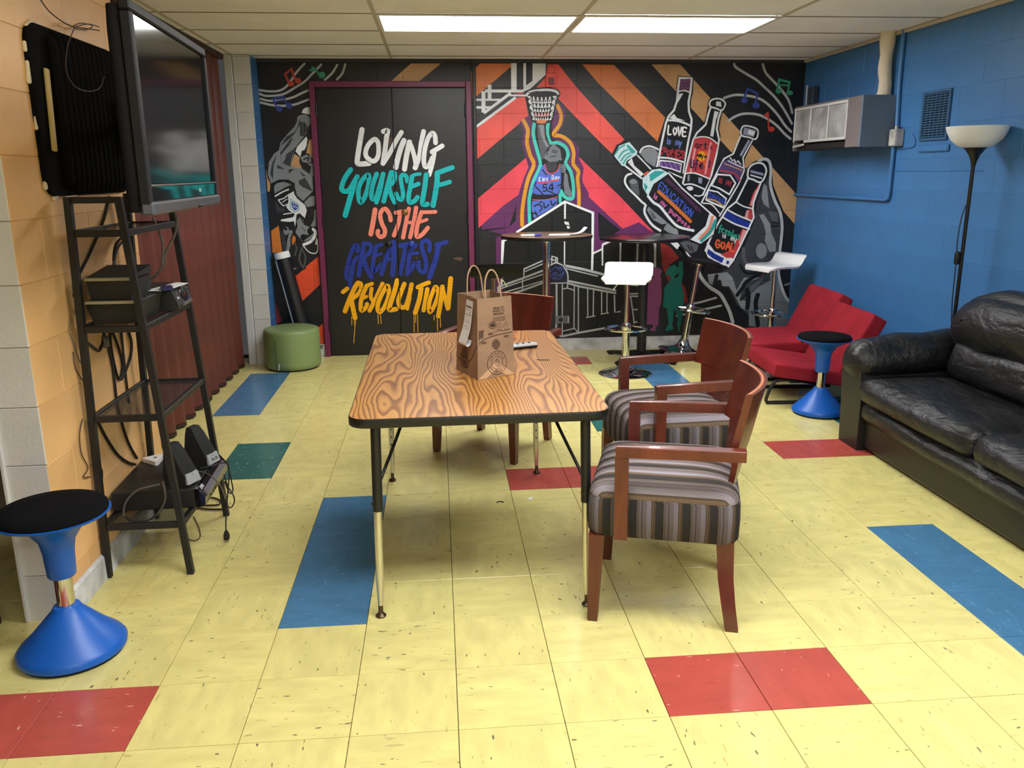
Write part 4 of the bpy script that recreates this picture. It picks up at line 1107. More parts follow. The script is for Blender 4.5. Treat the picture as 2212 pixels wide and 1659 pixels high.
block_wall(wr, (XR, 1.0, 0), (0, 1, 0), YB-1.0, ZC, BLUEW, (-1, 0, 0), start=.1, z0=-.031)
wl = struct('wall_left')
MB().box((XL-.075, (.145+1.27)/2, ZC/2), (.144, 1.27-.151, ZC)).build('backing', ORNGW, wl)
block_wall(wl, (XL, .14, 0), (0, 1, 0), 1.27-.14, ZC, ORNGW, (1, 0, 0), start=.2, z0=-.031)
block_wall(wl, (-1.505, .14, 0), (1, 0, 0), .145, ZC, GREYW, (0, -1, 0), z0=-.031)
MB().box((-1.5, .137, 1.21), (.012, .02, 2.42), .002).build('corner_bead', GREYW, wl)
pier = struct('wall_corner')
MB().box((-1.505, 4.435, ZC/2), (.190, .245, ZC)).build('backing', GREYW, pier)
block_wall(pier, (-1.54, 4.30, 0), (1, 0, 0), .132, ZC, GREYW, (0, -1, 0), z0=-.031)
MB().box((-1.575, 4.305, ZC/2), (.06, .03, ZC), .004).build('jamb', mat('jamb_paint', (205, 206, 208), .45), pier)
block_wall(pier, (-1.408, 4.302, 0), (0, 1, 0), .258, ZC, BLUEW, (1, 0, 0), z0=-.031)
wo = struct('wall_outer'); MB().box((-2.1, (YB+YF)/2, ZC/2), (.1, YB-YF+.4, ZC+.1)).build('slab', GREYW, wo)
wf = struct('wall_front'); MB().box((.5, YF, ZC/2), (5.4, .1, ZC+.1)).build('slab', mat('cream_wall_paint', (214, 200, 170), .6), wf)
bb = struct('baseboard_back'); MB().prism([(YB-.001, 0), (YB-.016, 0), (YB-.014, .098), (YB-.006, .104), (YB-.001, .104)], DX1, XR, 'x').build('board', BASEW, bb)
bl = struct('baseboard_left'); MB().prism([(XL, .1), (XL+.006, .1), (XL+.014, .092), (XL+.016, 0), (XL, 0)], .15, 1.27, 'y').build('board', BASEW, bl)
br = struct('baseboard_right'); MB().box((XR-.008, (YB+1)/2, .05), (.014, YB-1.05, .1), .003).build('board', BLUEW, br)
# ---------------------------------------------------------------- ceiling
ceil = struct('ceiling')
TILEM = mat('ceiling_tile', (244, 241, 242), .9, spec=.15, bump=(420, .5, .0015), var=(1.5, .03)); GRIDM = mat('ceiling_grid', (196, 186, 170), .5)
MB().box((.5, (YB+YF)/2, ZC+.12), (5.6, YB-YF+.3, .04)).build('deck', mat('plenum', (60, 58, 55), .9), ceil)
GX = [-2.05, -1.55, -.345, .865, 2.075, XR]; GY = [YB-.01-.6*k for k in range(17)]
GY = [YB, 4.38, 3.78, 3.175, 2.57, 1.97, 1.36, .75, .14, -.47, -1.08, -1.69, -2.30, -2.91, -3.52, -4.13, -4.74, YF]
LIT = [(2, 3), (3, 3), (2, 9), (3, 9), (2, 14), (3, 14)]
for i in range(len(GX)-1):
    for j in range(len(GY)-1):
        if (i, j) in LIT: continue
        x0, x1, y1, y0 = GX[i], GX[i+1], GY[j], GY[j+1]
        MB().box(((x0+x1)/2, (y0+y1)/2, ZC+.011+random.uniform(0, .002)), (x1-x0-.012, y1-y0-.012, .018), .003).build('ceiling_tile', TILEM, ceil)
for x in GX[1:-1]: MB().box((x, (YB+YF)/2, ZC+.001), (.024, YB-YF, .004), .001).build('grid_bar', GRIDM, ceil)
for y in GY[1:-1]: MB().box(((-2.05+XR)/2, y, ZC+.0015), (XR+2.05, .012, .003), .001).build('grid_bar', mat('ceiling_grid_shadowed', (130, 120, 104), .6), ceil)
tr = struct('trim_1'); MB().box((XR-.012, (YB+YF)/2, ZC-.01), (.022, YB-YF, .022), .003).build('wall_angle', GRIDM, tr)
tr = struct('trim_2'); MB().box(((XL+XR)/2, YB-.012, ZC-.012), (XR-XL+.1, .02, .022), .003).build('wall_angle', mat('dark_wall_angle', (52, 52, 58), .6), tr)
LENS = mat('lit_lens', (255, 255, 255), .4, emit=(LAMP_COL, LAMP))
for n, (i, j) in enumerate(LIT):
    x0, x1, y1, y0 = GX[i], GX[i+1], GY[j], GY[j+1]; cx, cy = (x0+x1)/2, (y0+y1)/2
    lab = ('left one of two lit rectangular ceiling light panels', 'right one of two lit rectangular ceiling light panels')[n] if n < 2 else '%s lit ceiling light panel, %s row behind the visible pair' % (('left', 'right')[n % 2], ('second', 'third')[n//2-1])
    t = thing('ceiling_light', lab, 'light', (cx, cy, ZC), group='fluorescent ceiling panels' if n < 2 else 'ceiling panels behind the camera')
    b = MB(); hx, hy = (x1-x0)/2-.006, (y1-y0)/2-.006
    for (c, d) in (((0, hy-.012, 0), (2*hx, .024, .012)), ((0, -hy+.012, 0), (2*hx, .024, .012)), ((hx-.012, 0, 0), (.024, 2*hy-.048, .012)), ((-hx+.012, 0, 0), (.024, 2*hy-.048, .012))): b.box(c, d, .003)
    b.build('frame', mat('fixture_enamel', (226, 222, 214), .4), t)
    MB().box((0, 0, .008), (2*hx-.046, 2*hy-.046, .006)).build('lens', LENS, t)
    b = MB(); b.box((0, 0, .06), (2*hx, 2*hy, .08)); b.build('housing', mat('fixture_enamel', (226, 222, 214), .4), t)
# ---------------------------------------------------------------- accordion partitions
VINYL = mat('maroon_vinyl', (100, 50, 41), .42, bump=(40, .25, .003), var=(3, .12)); VIND = mat('dark_maroon_vinyl', (52, 26, 24), .5)
def partition(x, y0, y1, label):
    t = thing('folding_partition', label, 'partition', (x, y0, 0)); n = max(2, round((y1-y0)/.105)); w = (y1-y0)/n; cache = {}
    for k in range(n):
        s = 1 if k % 2 else -1
        if s not in cache:
            b = MB(); d = .035; P = []
            for q in range(9):
                u = q/8; P.append((s*d*(-cos(pi*u))*1.0+.008*sin(pi*u)*s, u*w))
            ring = lambda z: [(px, py, z) for px, py in P]+[(px-.006, py, z) for px, py in reversed(P)]
            b.loft([ring(.035), ring(.06), ring(2.38)])
            cache[s] = b.build('pleat', VINYL, mesh_only=True, ang=60)
            b = MB(); b.loft([[(px*1.03+(.003 if px > 0 else -.001), py, z) for px, py in P]+[(px-.012, py, z) for px, py in reversed(P)] for z in (.012, .034)])
            cache[('h', s)] = b.build('bottom_hem', VIND, mesh_only=True, ang=60)
        p = inst('pleat', cache[s], t, (0, k*w, 0)); inst('bottom_hem', cache[('h', s)], p, (0, 0, 0))
    MB().box((0, (y1-y0)/2, 2.4), (.11, y1-y0, .04), .004).build('track', VIND, t)
    return t
partition(-1.655, 1.275, 4.285, 'long maroon accordion partition behind the metal shelf')
partition(-1.62, -2.2, .12, 'dark maroon accordion partition edge behind the near blue stool')
# ---------------------------------------------------------------- double door
PURP = mat('plum_frame_paint', (112, 38, 78), .4, bump=(40, .2)); DOORM = mat('black_door_paint', (20, 22, 28), .35, bump=(30, .12), var=(1.6, .2))
d1 = struct('door_1')
FW = .046
b = MB(); b.box((DX0+FW/2, YB-.012, DZ/2), (FW, .05, DZ), .004); b.build('frame_side', PURP, d1)
b = MB(); b.box((DX1-FW/2, YB-.012, DZ/2), (FW, .05, DZ), .004); b.build('frame_side', PURP, d1)
b = MB(); b.box(((DX0+DX1)/2, YB-.012, DZ-FW/2), (DX1-DX0-2*FW-.001, .05, FW), .004); b.build('frame_head', PURP, d1)
XS = -.356                            # seam between the two leaves
leaf = []
for x0, x1 in ((DX0+FW+.003, XS-.002), (XS+.002, DX1-FW-.003)):
    o = MB().box(((x0+x1)/2, YB+.0, (DZ-FW)/2+.004), (x1-x0, .022, DZ-FW-.016), .003).build('door_leaf', DOORM, d1); leaf.append(o)
BRASS = mat('aged_brass', (150, 120, 70), .3, 1)
for (x, z, m, r) in ((-.285, 1.215, BRASS, .024), (-.427, .952, mat('black_knob', (18, 18, 20), .25), .026), (-.238, .952, mat('blue_painted_knob', (34, 60, 160), .3), .026)):
    lf = leaf[0] if x < XS else leaf[1]
    b = MB(); prof = [(r, 0), (r, .006), (r*.45, .009), (r*.4, .03), (r*.85, .036), (r, .05), (r*.8, .062), (r*.3, .067)] if m is not BRASS else [(r*1.2, 0), (r*1.2, .004), (r, .010), (r*.5, .012)]
    b.lathe(prof, 18); me = b.build('door_knob', m, mesh_only=True); me.transform(Matrix.Translation((x, YB-.011, z)) @ Matrix.Rotation(pi/2, 4, 'X')); inst('door_knob' if m is not BRASS else 'lock_cylinder', me, lf)
for x, sg in ((DX0+FW, 1), (DX1-FW, -1)):
    for z in (2.03, 1.15, .28): b = MB(); b.cyl((x+.004*sg, YB-.036, z-.055), (x+.004*sg, YB-.036, z+.055), .008, n=10); b.build('hinge', mat('painted_hinge', (40, 20, 34), .4), d1)
# ---------------------------------------------------------------- painted mural: flat paint on the wall and the doors
def paint_mat(k, c):
    m = mat('paint_'+k.lower(), c, .42, spec=.4); n = N(m); v = n.obj()
    sp = n.new('ShaderNodeSeparateXYZ'); n.link(v, sp.inputs[0]); cb = n.new('ShaderNodeCombineXYZ'); n.link(n.math('ADD', sp.outputs[0], 1.48), cb.inputs[0]); n.link(n.math('ADD', sp.outputs[2], .031), cb.inputs[1])
    bt = n.new('ShaderNodeTexBrick', offset=.5); bt.inputs['Scale'].default_value = 1; bt.inputs['Brick Width'].default_value = .4064; bt.inputs['Row Height'].default_value = .2032
    bt.inputs['Mortar Size'].default_value = .006; bt.inputs['Mortar Smooth'].default_value = .6; n.link(cb.outputs[0], bt.inputs['Vector'])
    nz = n.noise(n.scale(v, (60, 60, 60)), 1, 3); h = n.math('ADD', n.math('MULTIPLY', n.math('SUBTRACT', 1.0, bt.outputs['Fac']), 1.0), n.math('MULTIPLY', nz, .25)); n.bump(h, .7, .004)
    cl = n.ramp(n.noise(n.scale(v, (4, 4, 4)), 1, 4), [(.3, lin(tuple(x*.93 for x in c))), (.7, lin(tuple(min(255, x*1.04) for x in c)))]); n.link(cl, n.b.inputs['Base Color'])
    return m
PM = {k: paint_mat(k, c) for k, c in PAINT.items()}
def ribbon(pts, w, closed):
    """brush stroke with round ends: list of triangles"""
    P = [Vector(p) for p in pts]; n = len(P); tris = []; h = w/2; Ls = []; Rs = []
    for i in range(n):
        a = P[(i-1) % n] if (closed or i > 0) else P[i]; b = P[(i+1) % n] if (closed or i < n-1) else P[i]
        t = (b-a); t = t.normalized() if t.length > 1e-9 else Vector((1, 0)); nv = Vector((-t.y, t.x))
        d1_ = (P[i]-a); k = 1.0
        if d1_.length > 1e-9: k = min(1.6, 1/max(.45, abs(t.dot(d1_.normalized()))))
        Ls.append(P[i]+nv*h*k); Rs.append(P[i]-nv*h*k)
    for i in range(n if closed else n-1):
        j = (i+1) % n; tris += [(Ls[i], Rs[i], Rs[j]), (Ls[i], Rs[j], Ls[j])]
    if not closed:
        for e, o in ((0, 1), (n-1, n-2)):
            t = (P[e]-P[o]).normalized(); a0 = math.atan2(t.y, t.x); pr_ = None
            for q in range(9):
                a = a0-pi/2+pi*q/8; c = P[e]+Vector((cos(a), sin(a)))*h
                if pr_ is not None: tris.append((P[e], pr_, c))
                pr_ = c
    return tris
def clipx(tri, x, keep_less):
    out = []; n = len(tri)
    for i in range(n):
        a, b = tri[i], tri[(i+1) % n]; ia = (a.x <= x) == keep_less; ib = (b.x <= x) == keep_less
        if ia: out.append(a)
        if ia != ib: t = (x-a.x)/(b.x-a.x); out.append(a+(b-a)*t)
    return out
def cmd_tris(c):
    if c[0] == 'f':
        P = [Vector((c[3][i]/1000, c[3][i+1]/1000)) for i in range(0, len(c[3]), 2)]
        if c[2]: P = crom(P, 4, True)
        return [[P[i] for i in t] for t in tessellate_polygon([[Vector((p.x, p.y, 0)) for p in P]])]
    P = [Vector((c[5][i]/1000, c[5][i+1]/1000)) for i in range(0, len(c[5]), 2)]
    if c[3] and len(P) > 2: P = crom(P, 4, bool(c[4]))
    return [list(t) for t in ribbon(P, c[2]/1000, bool(c[4]))]
for name, base, py, label, cmds in MURAL:
    door = py != YB
    jobs = [(leaf[0], lambda t: clipx(t, XS-.003, True)), (leaf[1], lambda t: clipx(t, XS+.003, False))] if door else [(wb, None)]
    for par, clip in jobs:
        cols = []; b = MB()
        for q, c in enumerate(cmds):
            if c[1] not in cols: cols.append(c[1])
            b.mi = cols.index(c[1]); y = (YB-.0114 if door else YB-.0006)-base*.00011-q*.00002
            for t in cmd_tris(c):
                if clip: t = clip(t)
                if len(t) < 3: continue
                ar = sum(t[i].x*t[(i+1) % len(t)].y-t[(i+1) % len(t)].x*t[i].y for i in range(len(t)))
                if abs(ar) < 1e-9: continue
                if ar < 0: t = t[::-1]
                b.add([(p.x, y, p.y) for p in t], [tuple(range(len(t)))])
        if b.f:
            o = b.build(name, [PM[k] for k in cols], par, smooth=False)
            if label: o['label'] = label
# ---------------------------------------------------------------- activity table
def oak_mat():
    m = mat('oak_laminate', (206, 148, 88), .3, spec=.5); n = N(m); v = n.obj()
    s = n.scale(v, (4.4, .75, 1)); h = n.noise(s, 1.0, 2.2, .45, .1)
    sp = n.new('ShaderNodeSeparateXYZ'); n.link(v, sp.inputs[0])
    fine = n.noise(n.scale(v, (120, 5, 1)), 1, 3)
    wob = n.noise(n.scale(v, (26, 10, 1)), 1, 3)
    f = n.math('FRACT', n.math('ADD', n.math('ADD', n.math('MULTIPLY', h, 25.0), n.math('MULTIPLY', sp.outputs[0], 42.0)), n.math('MULTIPLY', wob, .4)))
    c = n.ramp(f, [(0, lin((132, 86, 42))), (.2, lin((152, 98, 52))), (.42, lin((192, 137, 74))), (.8, lin((206, 152, 84))), (.95, lin((178, 120, 64))), (1, lin((132, 86, 42)))])
    c2 = n.mix(n.math('MULTIPLY', fine, .5), c, lin((232, 180, 120)), 'MULTIPLY'); c3 = n.mix(.35, c, c2); n.link(c3, n.b.inputs['Base Color']); return m
OAK = oak_mat()
TX0, TX1, TY0, TY1, TZ = -.342, .553, .028, 1.575, .737
tb = thing('activity_table', 'oak laminate work table with black edge and adjustable legs in mid floor', 'table', ((TX0+TX1)/2, (TY0+TY1)/2, 0), radians(.4))
tw, tl = (TX1-TX0)/2, (TY1-TY0)/2
MB().loft([[(x, y, TZ-.001) for x, y in rrect(tw-.004, tl-.004, .06)], [(x, y, TZ) for x, y in rrect(tw-.004, tl-.004, .06)]]).build('table_top', OAK, tb)
EDGE = mat('black_edge_band', (16, 17, 17), .4)
rg = lambda a, z: [(x, y, z) for x, y in rrect(tw+a, tl+a, .064+a)]
MB().loft([rg(-.012, TZ-.034), rg(-.003, TZ-.033), rg(0, TZ-.028), rg(0, TZ-.005), rg(-.002, TZ-.0012), rg(-.004, TZ-.0012)]).build('edge_band', EDGE, tb)
LEGC = mat('chrome_leg', (214, 212, 204), .3, 1); FOOTB = mat('bronze_glide', (92, 78, 60), .35, .8)
for (fx, fy) in ((-.263, .05), (.478, .05), (-.280, 1.42), (.467, 1.445)):
    lx, ly = fx-(TX0+TX1)/2, fy-(TY0+TY1)/2; sy = 1 if ly > 0 else -1; sx = 1 if lx > 0 else -1
    top = Vector((lx-sx*.012, ly-sy*.012, TZ-.034)); bot = Vector((lx, ly, .0)); at = lambda z: bot+(top-bot)*(z/top.z)
    lg = MB().cyl(at(TZ-.035), at(.40), .0175, n=18).build('leg', EDGE, tb)
    b = MB(); b.tube([at(.40), at(.33), at(.14), at(.045)], [.0145, .0145, .0135, .0095], 18); b.build('leg_insert', LEGC, lg)
    for hz_ in () if ly < 0 else (.36, .32, .28, .24, .20): b = MB(); q_ = at(hz_); b.cyl(q_+Vector((0, -.0138, 0)), q_+Vector((0, -.0150, 0)), .0042, n=8); b.build('peg_hole', EDGE, lg)
    b = MB(); c = at(.0); b.lathe([(.017, 0), (.019, .006), (.012, .013), (.0085, .018), (.0085, .046)], 16, (c.x, c.y, 0)); b.build('foot', FOOTB, lg)
    p0 = at(.46)+Vector((0, -sy*.02, 0)); p1 = Vector((top.x-sx*.10, top.y-sy*.22, TZ-.036))
    b = MB(); b.tube(crom([at(.44)+Vector((0, -sy*.018, 0)), at(.47)+Vector((0, -sy*.04, 0)), p0*.4+p1*.6, p1], 4), .006, 8); b.build('brace', EDGE, lg)
    b = MB(); b.cyl(at(.425)+Vector((sx*.0, 0, 0)), at(.425)+Vector((sx*.024, 0, 0)), .005, n=8); b.build('set_screw', EDGE, lg)
# ---------------------------------------------------------------- wooden armchairs
def mahogany():
    m = mat('mahogany', (100, 40, 28), .32, spec=.5, coat=.25); n = N(m); v = n.obj()
    g = n.noise(n.scale(v, (9, 9, 2.2)), 1, 4, .5, .8); f = n.noise(n.scale(v, (90, 90, 9)), 1, 2)
    c = n.ramp(g, [(.3, lin((80, 30, 22))), (.7, lin((118, 50, 34)))]); n.link(n.mix(n.math('MULTIPLY', f, .35), c, lin((60, 22, 18))), n.b.inputs['Base Color']); return m
MAH = mahogany(); MAHE = mat('worn_wood_edge', (196, 112, 72), .4)
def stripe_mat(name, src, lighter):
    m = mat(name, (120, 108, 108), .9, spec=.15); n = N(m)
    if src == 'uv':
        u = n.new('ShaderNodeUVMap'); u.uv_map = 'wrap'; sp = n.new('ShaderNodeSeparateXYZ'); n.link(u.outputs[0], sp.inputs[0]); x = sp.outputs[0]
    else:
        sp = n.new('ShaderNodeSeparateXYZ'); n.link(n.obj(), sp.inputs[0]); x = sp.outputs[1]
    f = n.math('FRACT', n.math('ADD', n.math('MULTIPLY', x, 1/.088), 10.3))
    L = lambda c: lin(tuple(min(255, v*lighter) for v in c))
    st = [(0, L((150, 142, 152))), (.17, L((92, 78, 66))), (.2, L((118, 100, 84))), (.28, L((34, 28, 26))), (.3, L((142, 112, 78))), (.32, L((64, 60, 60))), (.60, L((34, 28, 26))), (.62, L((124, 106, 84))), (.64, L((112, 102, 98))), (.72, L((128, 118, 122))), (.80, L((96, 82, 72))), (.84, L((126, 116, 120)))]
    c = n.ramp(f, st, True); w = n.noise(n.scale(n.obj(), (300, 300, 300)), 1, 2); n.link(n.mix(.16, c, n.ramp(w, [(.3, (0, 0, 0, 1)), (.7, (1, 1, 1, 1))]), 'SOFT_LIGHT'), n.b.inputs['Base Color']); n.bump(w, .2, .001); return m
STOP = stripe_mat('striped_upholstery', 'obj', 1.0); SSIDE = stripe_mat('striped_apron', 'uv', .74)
def armchair():
    t = thing('armchair', '', 'chair')
    hx, hy = .254, .262
    # apron: fabric band wrapped round the seat frame
    P = rrect(hx, hy, .06, 6); per = [0]
    for i in range(len(P)): a, c = P[i], P[(i+1) % len(P)]; per.append(per[-1]+hypot(a[0]-c[0], a[1]-c[1]))
    P2 = P+[P[0]]; b = MB(); uv = []
    prof = [(-.03, .327), (-.006, .325), (0, .335), (.002, .40), (0, .455), (-.008, .466), (-.05, .468)]
    for o, z in prof: uv += [(u, z) for u in per]
    b.loft([[(x*(1+o/hx)-.005, y*(1+o/hy), z) for x, y in P2] for o, z in prof], (False, False), closed=False); b.uv = uv
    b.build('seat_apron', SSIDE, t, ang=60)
    def dome(p):
        return p
    b = MB(); b.loft([[(x*k_-.005, y*k_, z_) for x, y in rrect(hx-.004, hy-.004, .058, 6)] for k_, z_ in ((.99, .458), (1, .468), (.985, .482), (.95, .497), (.88, .511), (.76, .522), (.58, .530), (.36, .534), (.12, .5355))], (False, True)); b.build('seat_cushion', STOP, t, ang=80)
    b = MB(); b.box((-.005, 0, .33), (.46, .46, .02)); b.build('seat_frame', MAH, t)
    for sy in (1, -1):
        b = MB(); b.loft([[(cx+x*k, cy+y*k, z) for x, y in ((-.024, -.022), (.024, -.022), (.024, .022), (-.024, .022))] for z, k, cx, cy in ((0, .68, .222, sy*.246), (.012, .74, .222, sy*.246), (.328, 1.08, .214, sy*.240))]); b.build('front_leg', MAH, t)
        b = MB(); R_ = []
        for z, x, k in ((0, -.252, .8), (.012, -.251, .86), (.10, -.236, .9), (.20, -.222, 1.0), (.33, -.214, 1.12)): R_.append([(x+px*k, sy*.226+py*k, z) for px, py in ((-.026, -.02), (.026, -.02), (.026, .02), (-.026, .02))])
        b.loft(R_); b.build('rear_leg', MAH, t)
        ar = MB(); y = sy*.284
        ar.loft([[(x, y+d, z+h) for d, h in ((-.021, -.036), (.021, -.036), (.021, -.003), (.017, 0), (-.017, 0), (-.021, -.003))] for x, z in ((.150, .657), (.147, .659), (-.05, .664), (-.262, .668))])
        o = ar.build('arm', MAH, t)
        ap = MB(); ap.loft([[(cx+x, y+d, z) for x, d in ((-.022, -.019), (.022, -.019), (.022, .019), (-.022, .019))] for cx, z in ((.128, .334), (.130, .625))]); ap.build('arm_post', MAH, o)
    # curved back: broad top panel on a narrower stem
    def panel(w0, w1, z0, z1, th, bow, x_at):
        rings = []; ny = 14
        fr = lambda y, z, k: x_at(z)+bow*(y/.26)**2+k
        outline = []
        for iz in range(5):
            z = z0+(z1-z0)*iz/4; w = w0+(w1-w0)*iz/4; outline.append((z, w))
        b = MB(); idx = []
        vs = []; fs = []
        for side in (0, 1):
            for z, w in outline:
                for q in range(ny+1): y = -w+2*w*q/ny; vs.append((fr(y, z, th/2 if side == 0 else -th/2), y, z))
        st = (ny+1); nz_ = len(outline); off = nz_*st
        for i in range(nz_-1):
            for q in range(ny):
                a = i*st+q; fs.append((a, a+1, a+st+1, a+st)); fs.append((off+a, off+a+st, off+a+st+1, off+a+1))
        for q in range(ny): fs.append((q, off+q, off+q+1, q+1)); a = (nz_-1)*st+q; fs.append((a, a+1, off+a+1, off+a))
        for i in range(nz_-1):
            a = i*st; fs.append((a, a+st, off+a+st, off+a)); a = i*st+ny; fs.append((a, off+a, off+a+st, a+st))
        return b.add(vs, fs), fr
    xa = lambda z: -.236-(z-.45)*.22
    b, fr = panel(.244, .256, .632, .842, .024, .062, xa); bk = b.build('backrest', MAH, t, ang=30)
    b = MB(); n_ = 18; pts = [(fr(-.254+.508*q/n_, .843, .004), -.254+.508*q/n_, .8428) for q in range(n_+1)]; b.tube(pts, .0045, 6, flat=.5); b.build('worn_edge', MAHE, bk)
    b, fr = panel(.135, .205, .44, .635, .02, .062, xa); b.build('back_stem', MAH, t, ang=30)
    return t
ch = armchair(); ch['label'] = 'nearest mahogany armchair with striped seat, pulled back from the table'; ch['group'] = 'mahogany armchairs round the table'
ch.location = (.772, .122, 0); ch.rotation_euler = (0, 0, radians(162.8))
dup(ch, 'second mahogany armchair with striped seat, behind the nearest one', (1.008, .945, 0), radians(183.2))
dup(ch, 'mahogany armchair across the table, half hidden by the paper bag', (.270, 1.925, 0), radians(237.5))
# ---------------------------------------------------------------- black leather sofa
def leather():
    m = mat('black_leather', (20, 20, 23), .34, spec=.55); n = N(m); v = n.obj()
    w = n.noise(n.scale(v, (11, 5, 11)), 1, 4, .55, .4); g = n.noise(n.scale(v, (240, 240, 240)), 1, 2)
    n.bump(n.math('ADD', w, n.math('MULTIPLY', g, .05)), .7, .03)
    n.link(n.ramp(w, [(.3, (.34,)*3+(1,)), (.7, (.52,)*3+(1,))]), n.b.inputs['Roughness']); return m
LEA = leather(); LEAP = mat('black_leather_base', (30, 29, 28), .42, bump=(160, .25, .002))
sofa = thing('leather_sofa', 'large black leather sofa with rolled arm along the blue wall', 'sofa', (2.68, .55, 0), 0)
S = lambda x, y, z: (x-2.68, y-.55, z)
YA0, YA1 = 1.69, -.35
b = MB(); b.box(S(2.68, .66, .105), (.72, 2.05, .19), .02); b.build('base_panel', LEAP, sofa)
for (c, d, pf, sd) in ((S(2.37, .66, .225), (.17, 2.06, .125), (.02, 0, .01), 4),): b = MB(); b.soft(c, d, .055, 12, pf, .010, sd); b.build('front_bolster', LEA, sofa, ang=80)
for k, (y0, y1) in enumerate(((.64, 1.67), (-.39, .63))):
    b = MB(); b.soft(S(2.55, (y0+y1)/2, .345), (.56, y1-y0, .15), .065, 12, (.02, 0, .022), .009, k+1); b.build('seat_cushion', LEA, sofa, ang=80)
    b = MB(); b.soft(S(2.80, (y0+y1)/2-.05, .53), (.20, y1-y0-.12, .24), .085, 12, (.03, 0, .0), .014, k+5, rot=Ry(radians(12))); b.build('lumbar_cushion', LEA, sofa, ang=80)
    b = MB(); b.soft(S(2.86, (y0+y1)/2-.02, .735), (.27, y1-y0-.02, .36), .134, 12, (.05, .04, .02), .016, k+9, rot=Ry(radians(10)), taper=(lambda p: Vector((p.x, p.y, p.z-(.13*max(0, (p.y-.12)/.39)**2 if p.z > 0 else 0)))) if k == 0 else None); b.build('back_cushion', LEA, sofa, ang=80)
b = MB(); b.box(S(3.01, .66, .36), (.12, 2.0, .6), .05); b.build('back_frame', LEAP, sofa)
for sg, yc in ((1, 1.745), (-1, -.47)):
    tp = (lambda p: Vector((p.x, p.y*(1-.12*max(0, p.x)), p.z))) if sg > 0 else None
    b = MB(); b.loft([[S(x, yc+sg*(o-.07)*(1-.35*max(0, (x-2.45))/.6), z) for o, z in ((-.06, .0), (.15, .0), (.165, .25), (.185, .40), (.16, .46), (.06, .48), (-.03, .46), (-.06, .3))] for x in (2.285, 2.30, 2.9, 3.03)]); b.build('arm_panel', LEAP, sofa, ang=50)
    b = MB(); b.soft(S(2.625, yc+sg*.0, .510), (.755, .245, .215), .10, 12, (.0, .02, .02), .014, 20+sg, rot=Ry(radians(-4)), taper=tp); b.build('arm_pad', LEA, sofa, ang=80)
# ---------------------------------------------------------------- red lounge chairs
REDF = mat('red_felt', (146, 38, 50), .95, spec=.1, bump=(300, .4, .002), var=(5, .08))
def lounge(label, loc, rot, seat_tilt, w=.62, bk=(.60, .435, 26)):
    t = thing('lounge_chair', label, 'chair', loc, rot, 'red armless lounge chairs')   # forward is local -X, origin under the front edge centre
    R = Ry(radians(seat_tilt)); c, s = cos(radians(seat_tilt)), sin(radians(seat_tilt))
    b = MB(); b.soft((.27, 0, .258-.27*s), (.54, w, .10), .022, 8, (0, 0, .006), .002, 2, rot=R); b.build('seat', REDF, t, ang=60)
    b = MB(); b.soft((bk[0], 0, bk[1]), (.115, w, .46), .022, 8, (.006, 0, 0), .002, 3, rot=Ry(radians(bk[2]))); b.build('backrest', REDF, t, ang=60)
    for sy in (1, -1):
        b = MB(); y = sy*(w/2-.1); b.tube(crom([(.42, y, .16-.25*s), (.16, y, .19-.15*s), (.05, y, .16), (.0, y, .06), (.0, y, .016), (.05, y, .012), (.52, y, .012), (.57, y, .03), (.56, y, .15), (.52, y, .2)], 4), .012, 8); b.build('leg', BLACKM, t)
    b = MB(); b.box((.3, 0, .20-.3*s), (.3, w-.2, .02)); b.build('under_frame', BLACKM, t)
    return t
lounge('red armless lounge chair nearer the sofa, seat sloping back', (2.17, 2.82, 0), radians(-3), 9, bk=(.575, .395, 28))
lounge('red armless lounge chair in the far corner with a level seat', (2.24, 3.465, 0), radians(-3), -2)
# ---------------------------------------------------------------- wobble stools
def wobble():
    t = thing('wobble_stool', '', 'stool')
    b = MB(); b.lathe([(.150, .004), (.166, .012), (.168, .026), (.158, .040), (.120, .075), (.075, .125), (.048, .155), (.040, .170), (.030, .172)], 40); b.build('base', BLUEPL, t, ang=50)
    b = MB(); b.lathe([(.10, 0), (.158, 0), (.160, .006), (.14, .008)], 40); b.build('rubber_ring', RUBBER, t)
    b = MB(); b.lathe([(.027, .165), (.027, .30)], 24); b.build('gas_post', CHROME, t)
    b = MB(); b.lathe([(.024, .275), (.040, .275), (.043, .28), (.047, .36), (.054, .40), (.080, .44), (.125, .468), (.165, .484), (.170, .490), (.150, .494)], 40); b.build('seat_shell', BLUEPL, t, ang=50)
    b = MB(); b.lathe([(.150, .490), (.163, .492), (.164, .502), (.155, .512), (.10, .517), (.02, .516)], 40); b.build('seat_pad', BLKFAB, t, ang=50)
    b = MB(); b.box((.085, -.100, .463), (.05, .012, .018), .003, Rz(radians(40))); b.build('grip_slot', BLKPL, t)
    return t
w = wobble(); w['label'] = 'blue wobble stool with black seat by the near grey pillar'; w['group'] = 'blue wobble stools'; w.location = (-1.262, -.075, 0); w.rotation_euler = (0, 0, radians(-115))
w2 = dup(w, 'blue wobble stool with black seat beside the sofa arm', (2.412, 2.372, 0), radians(200))
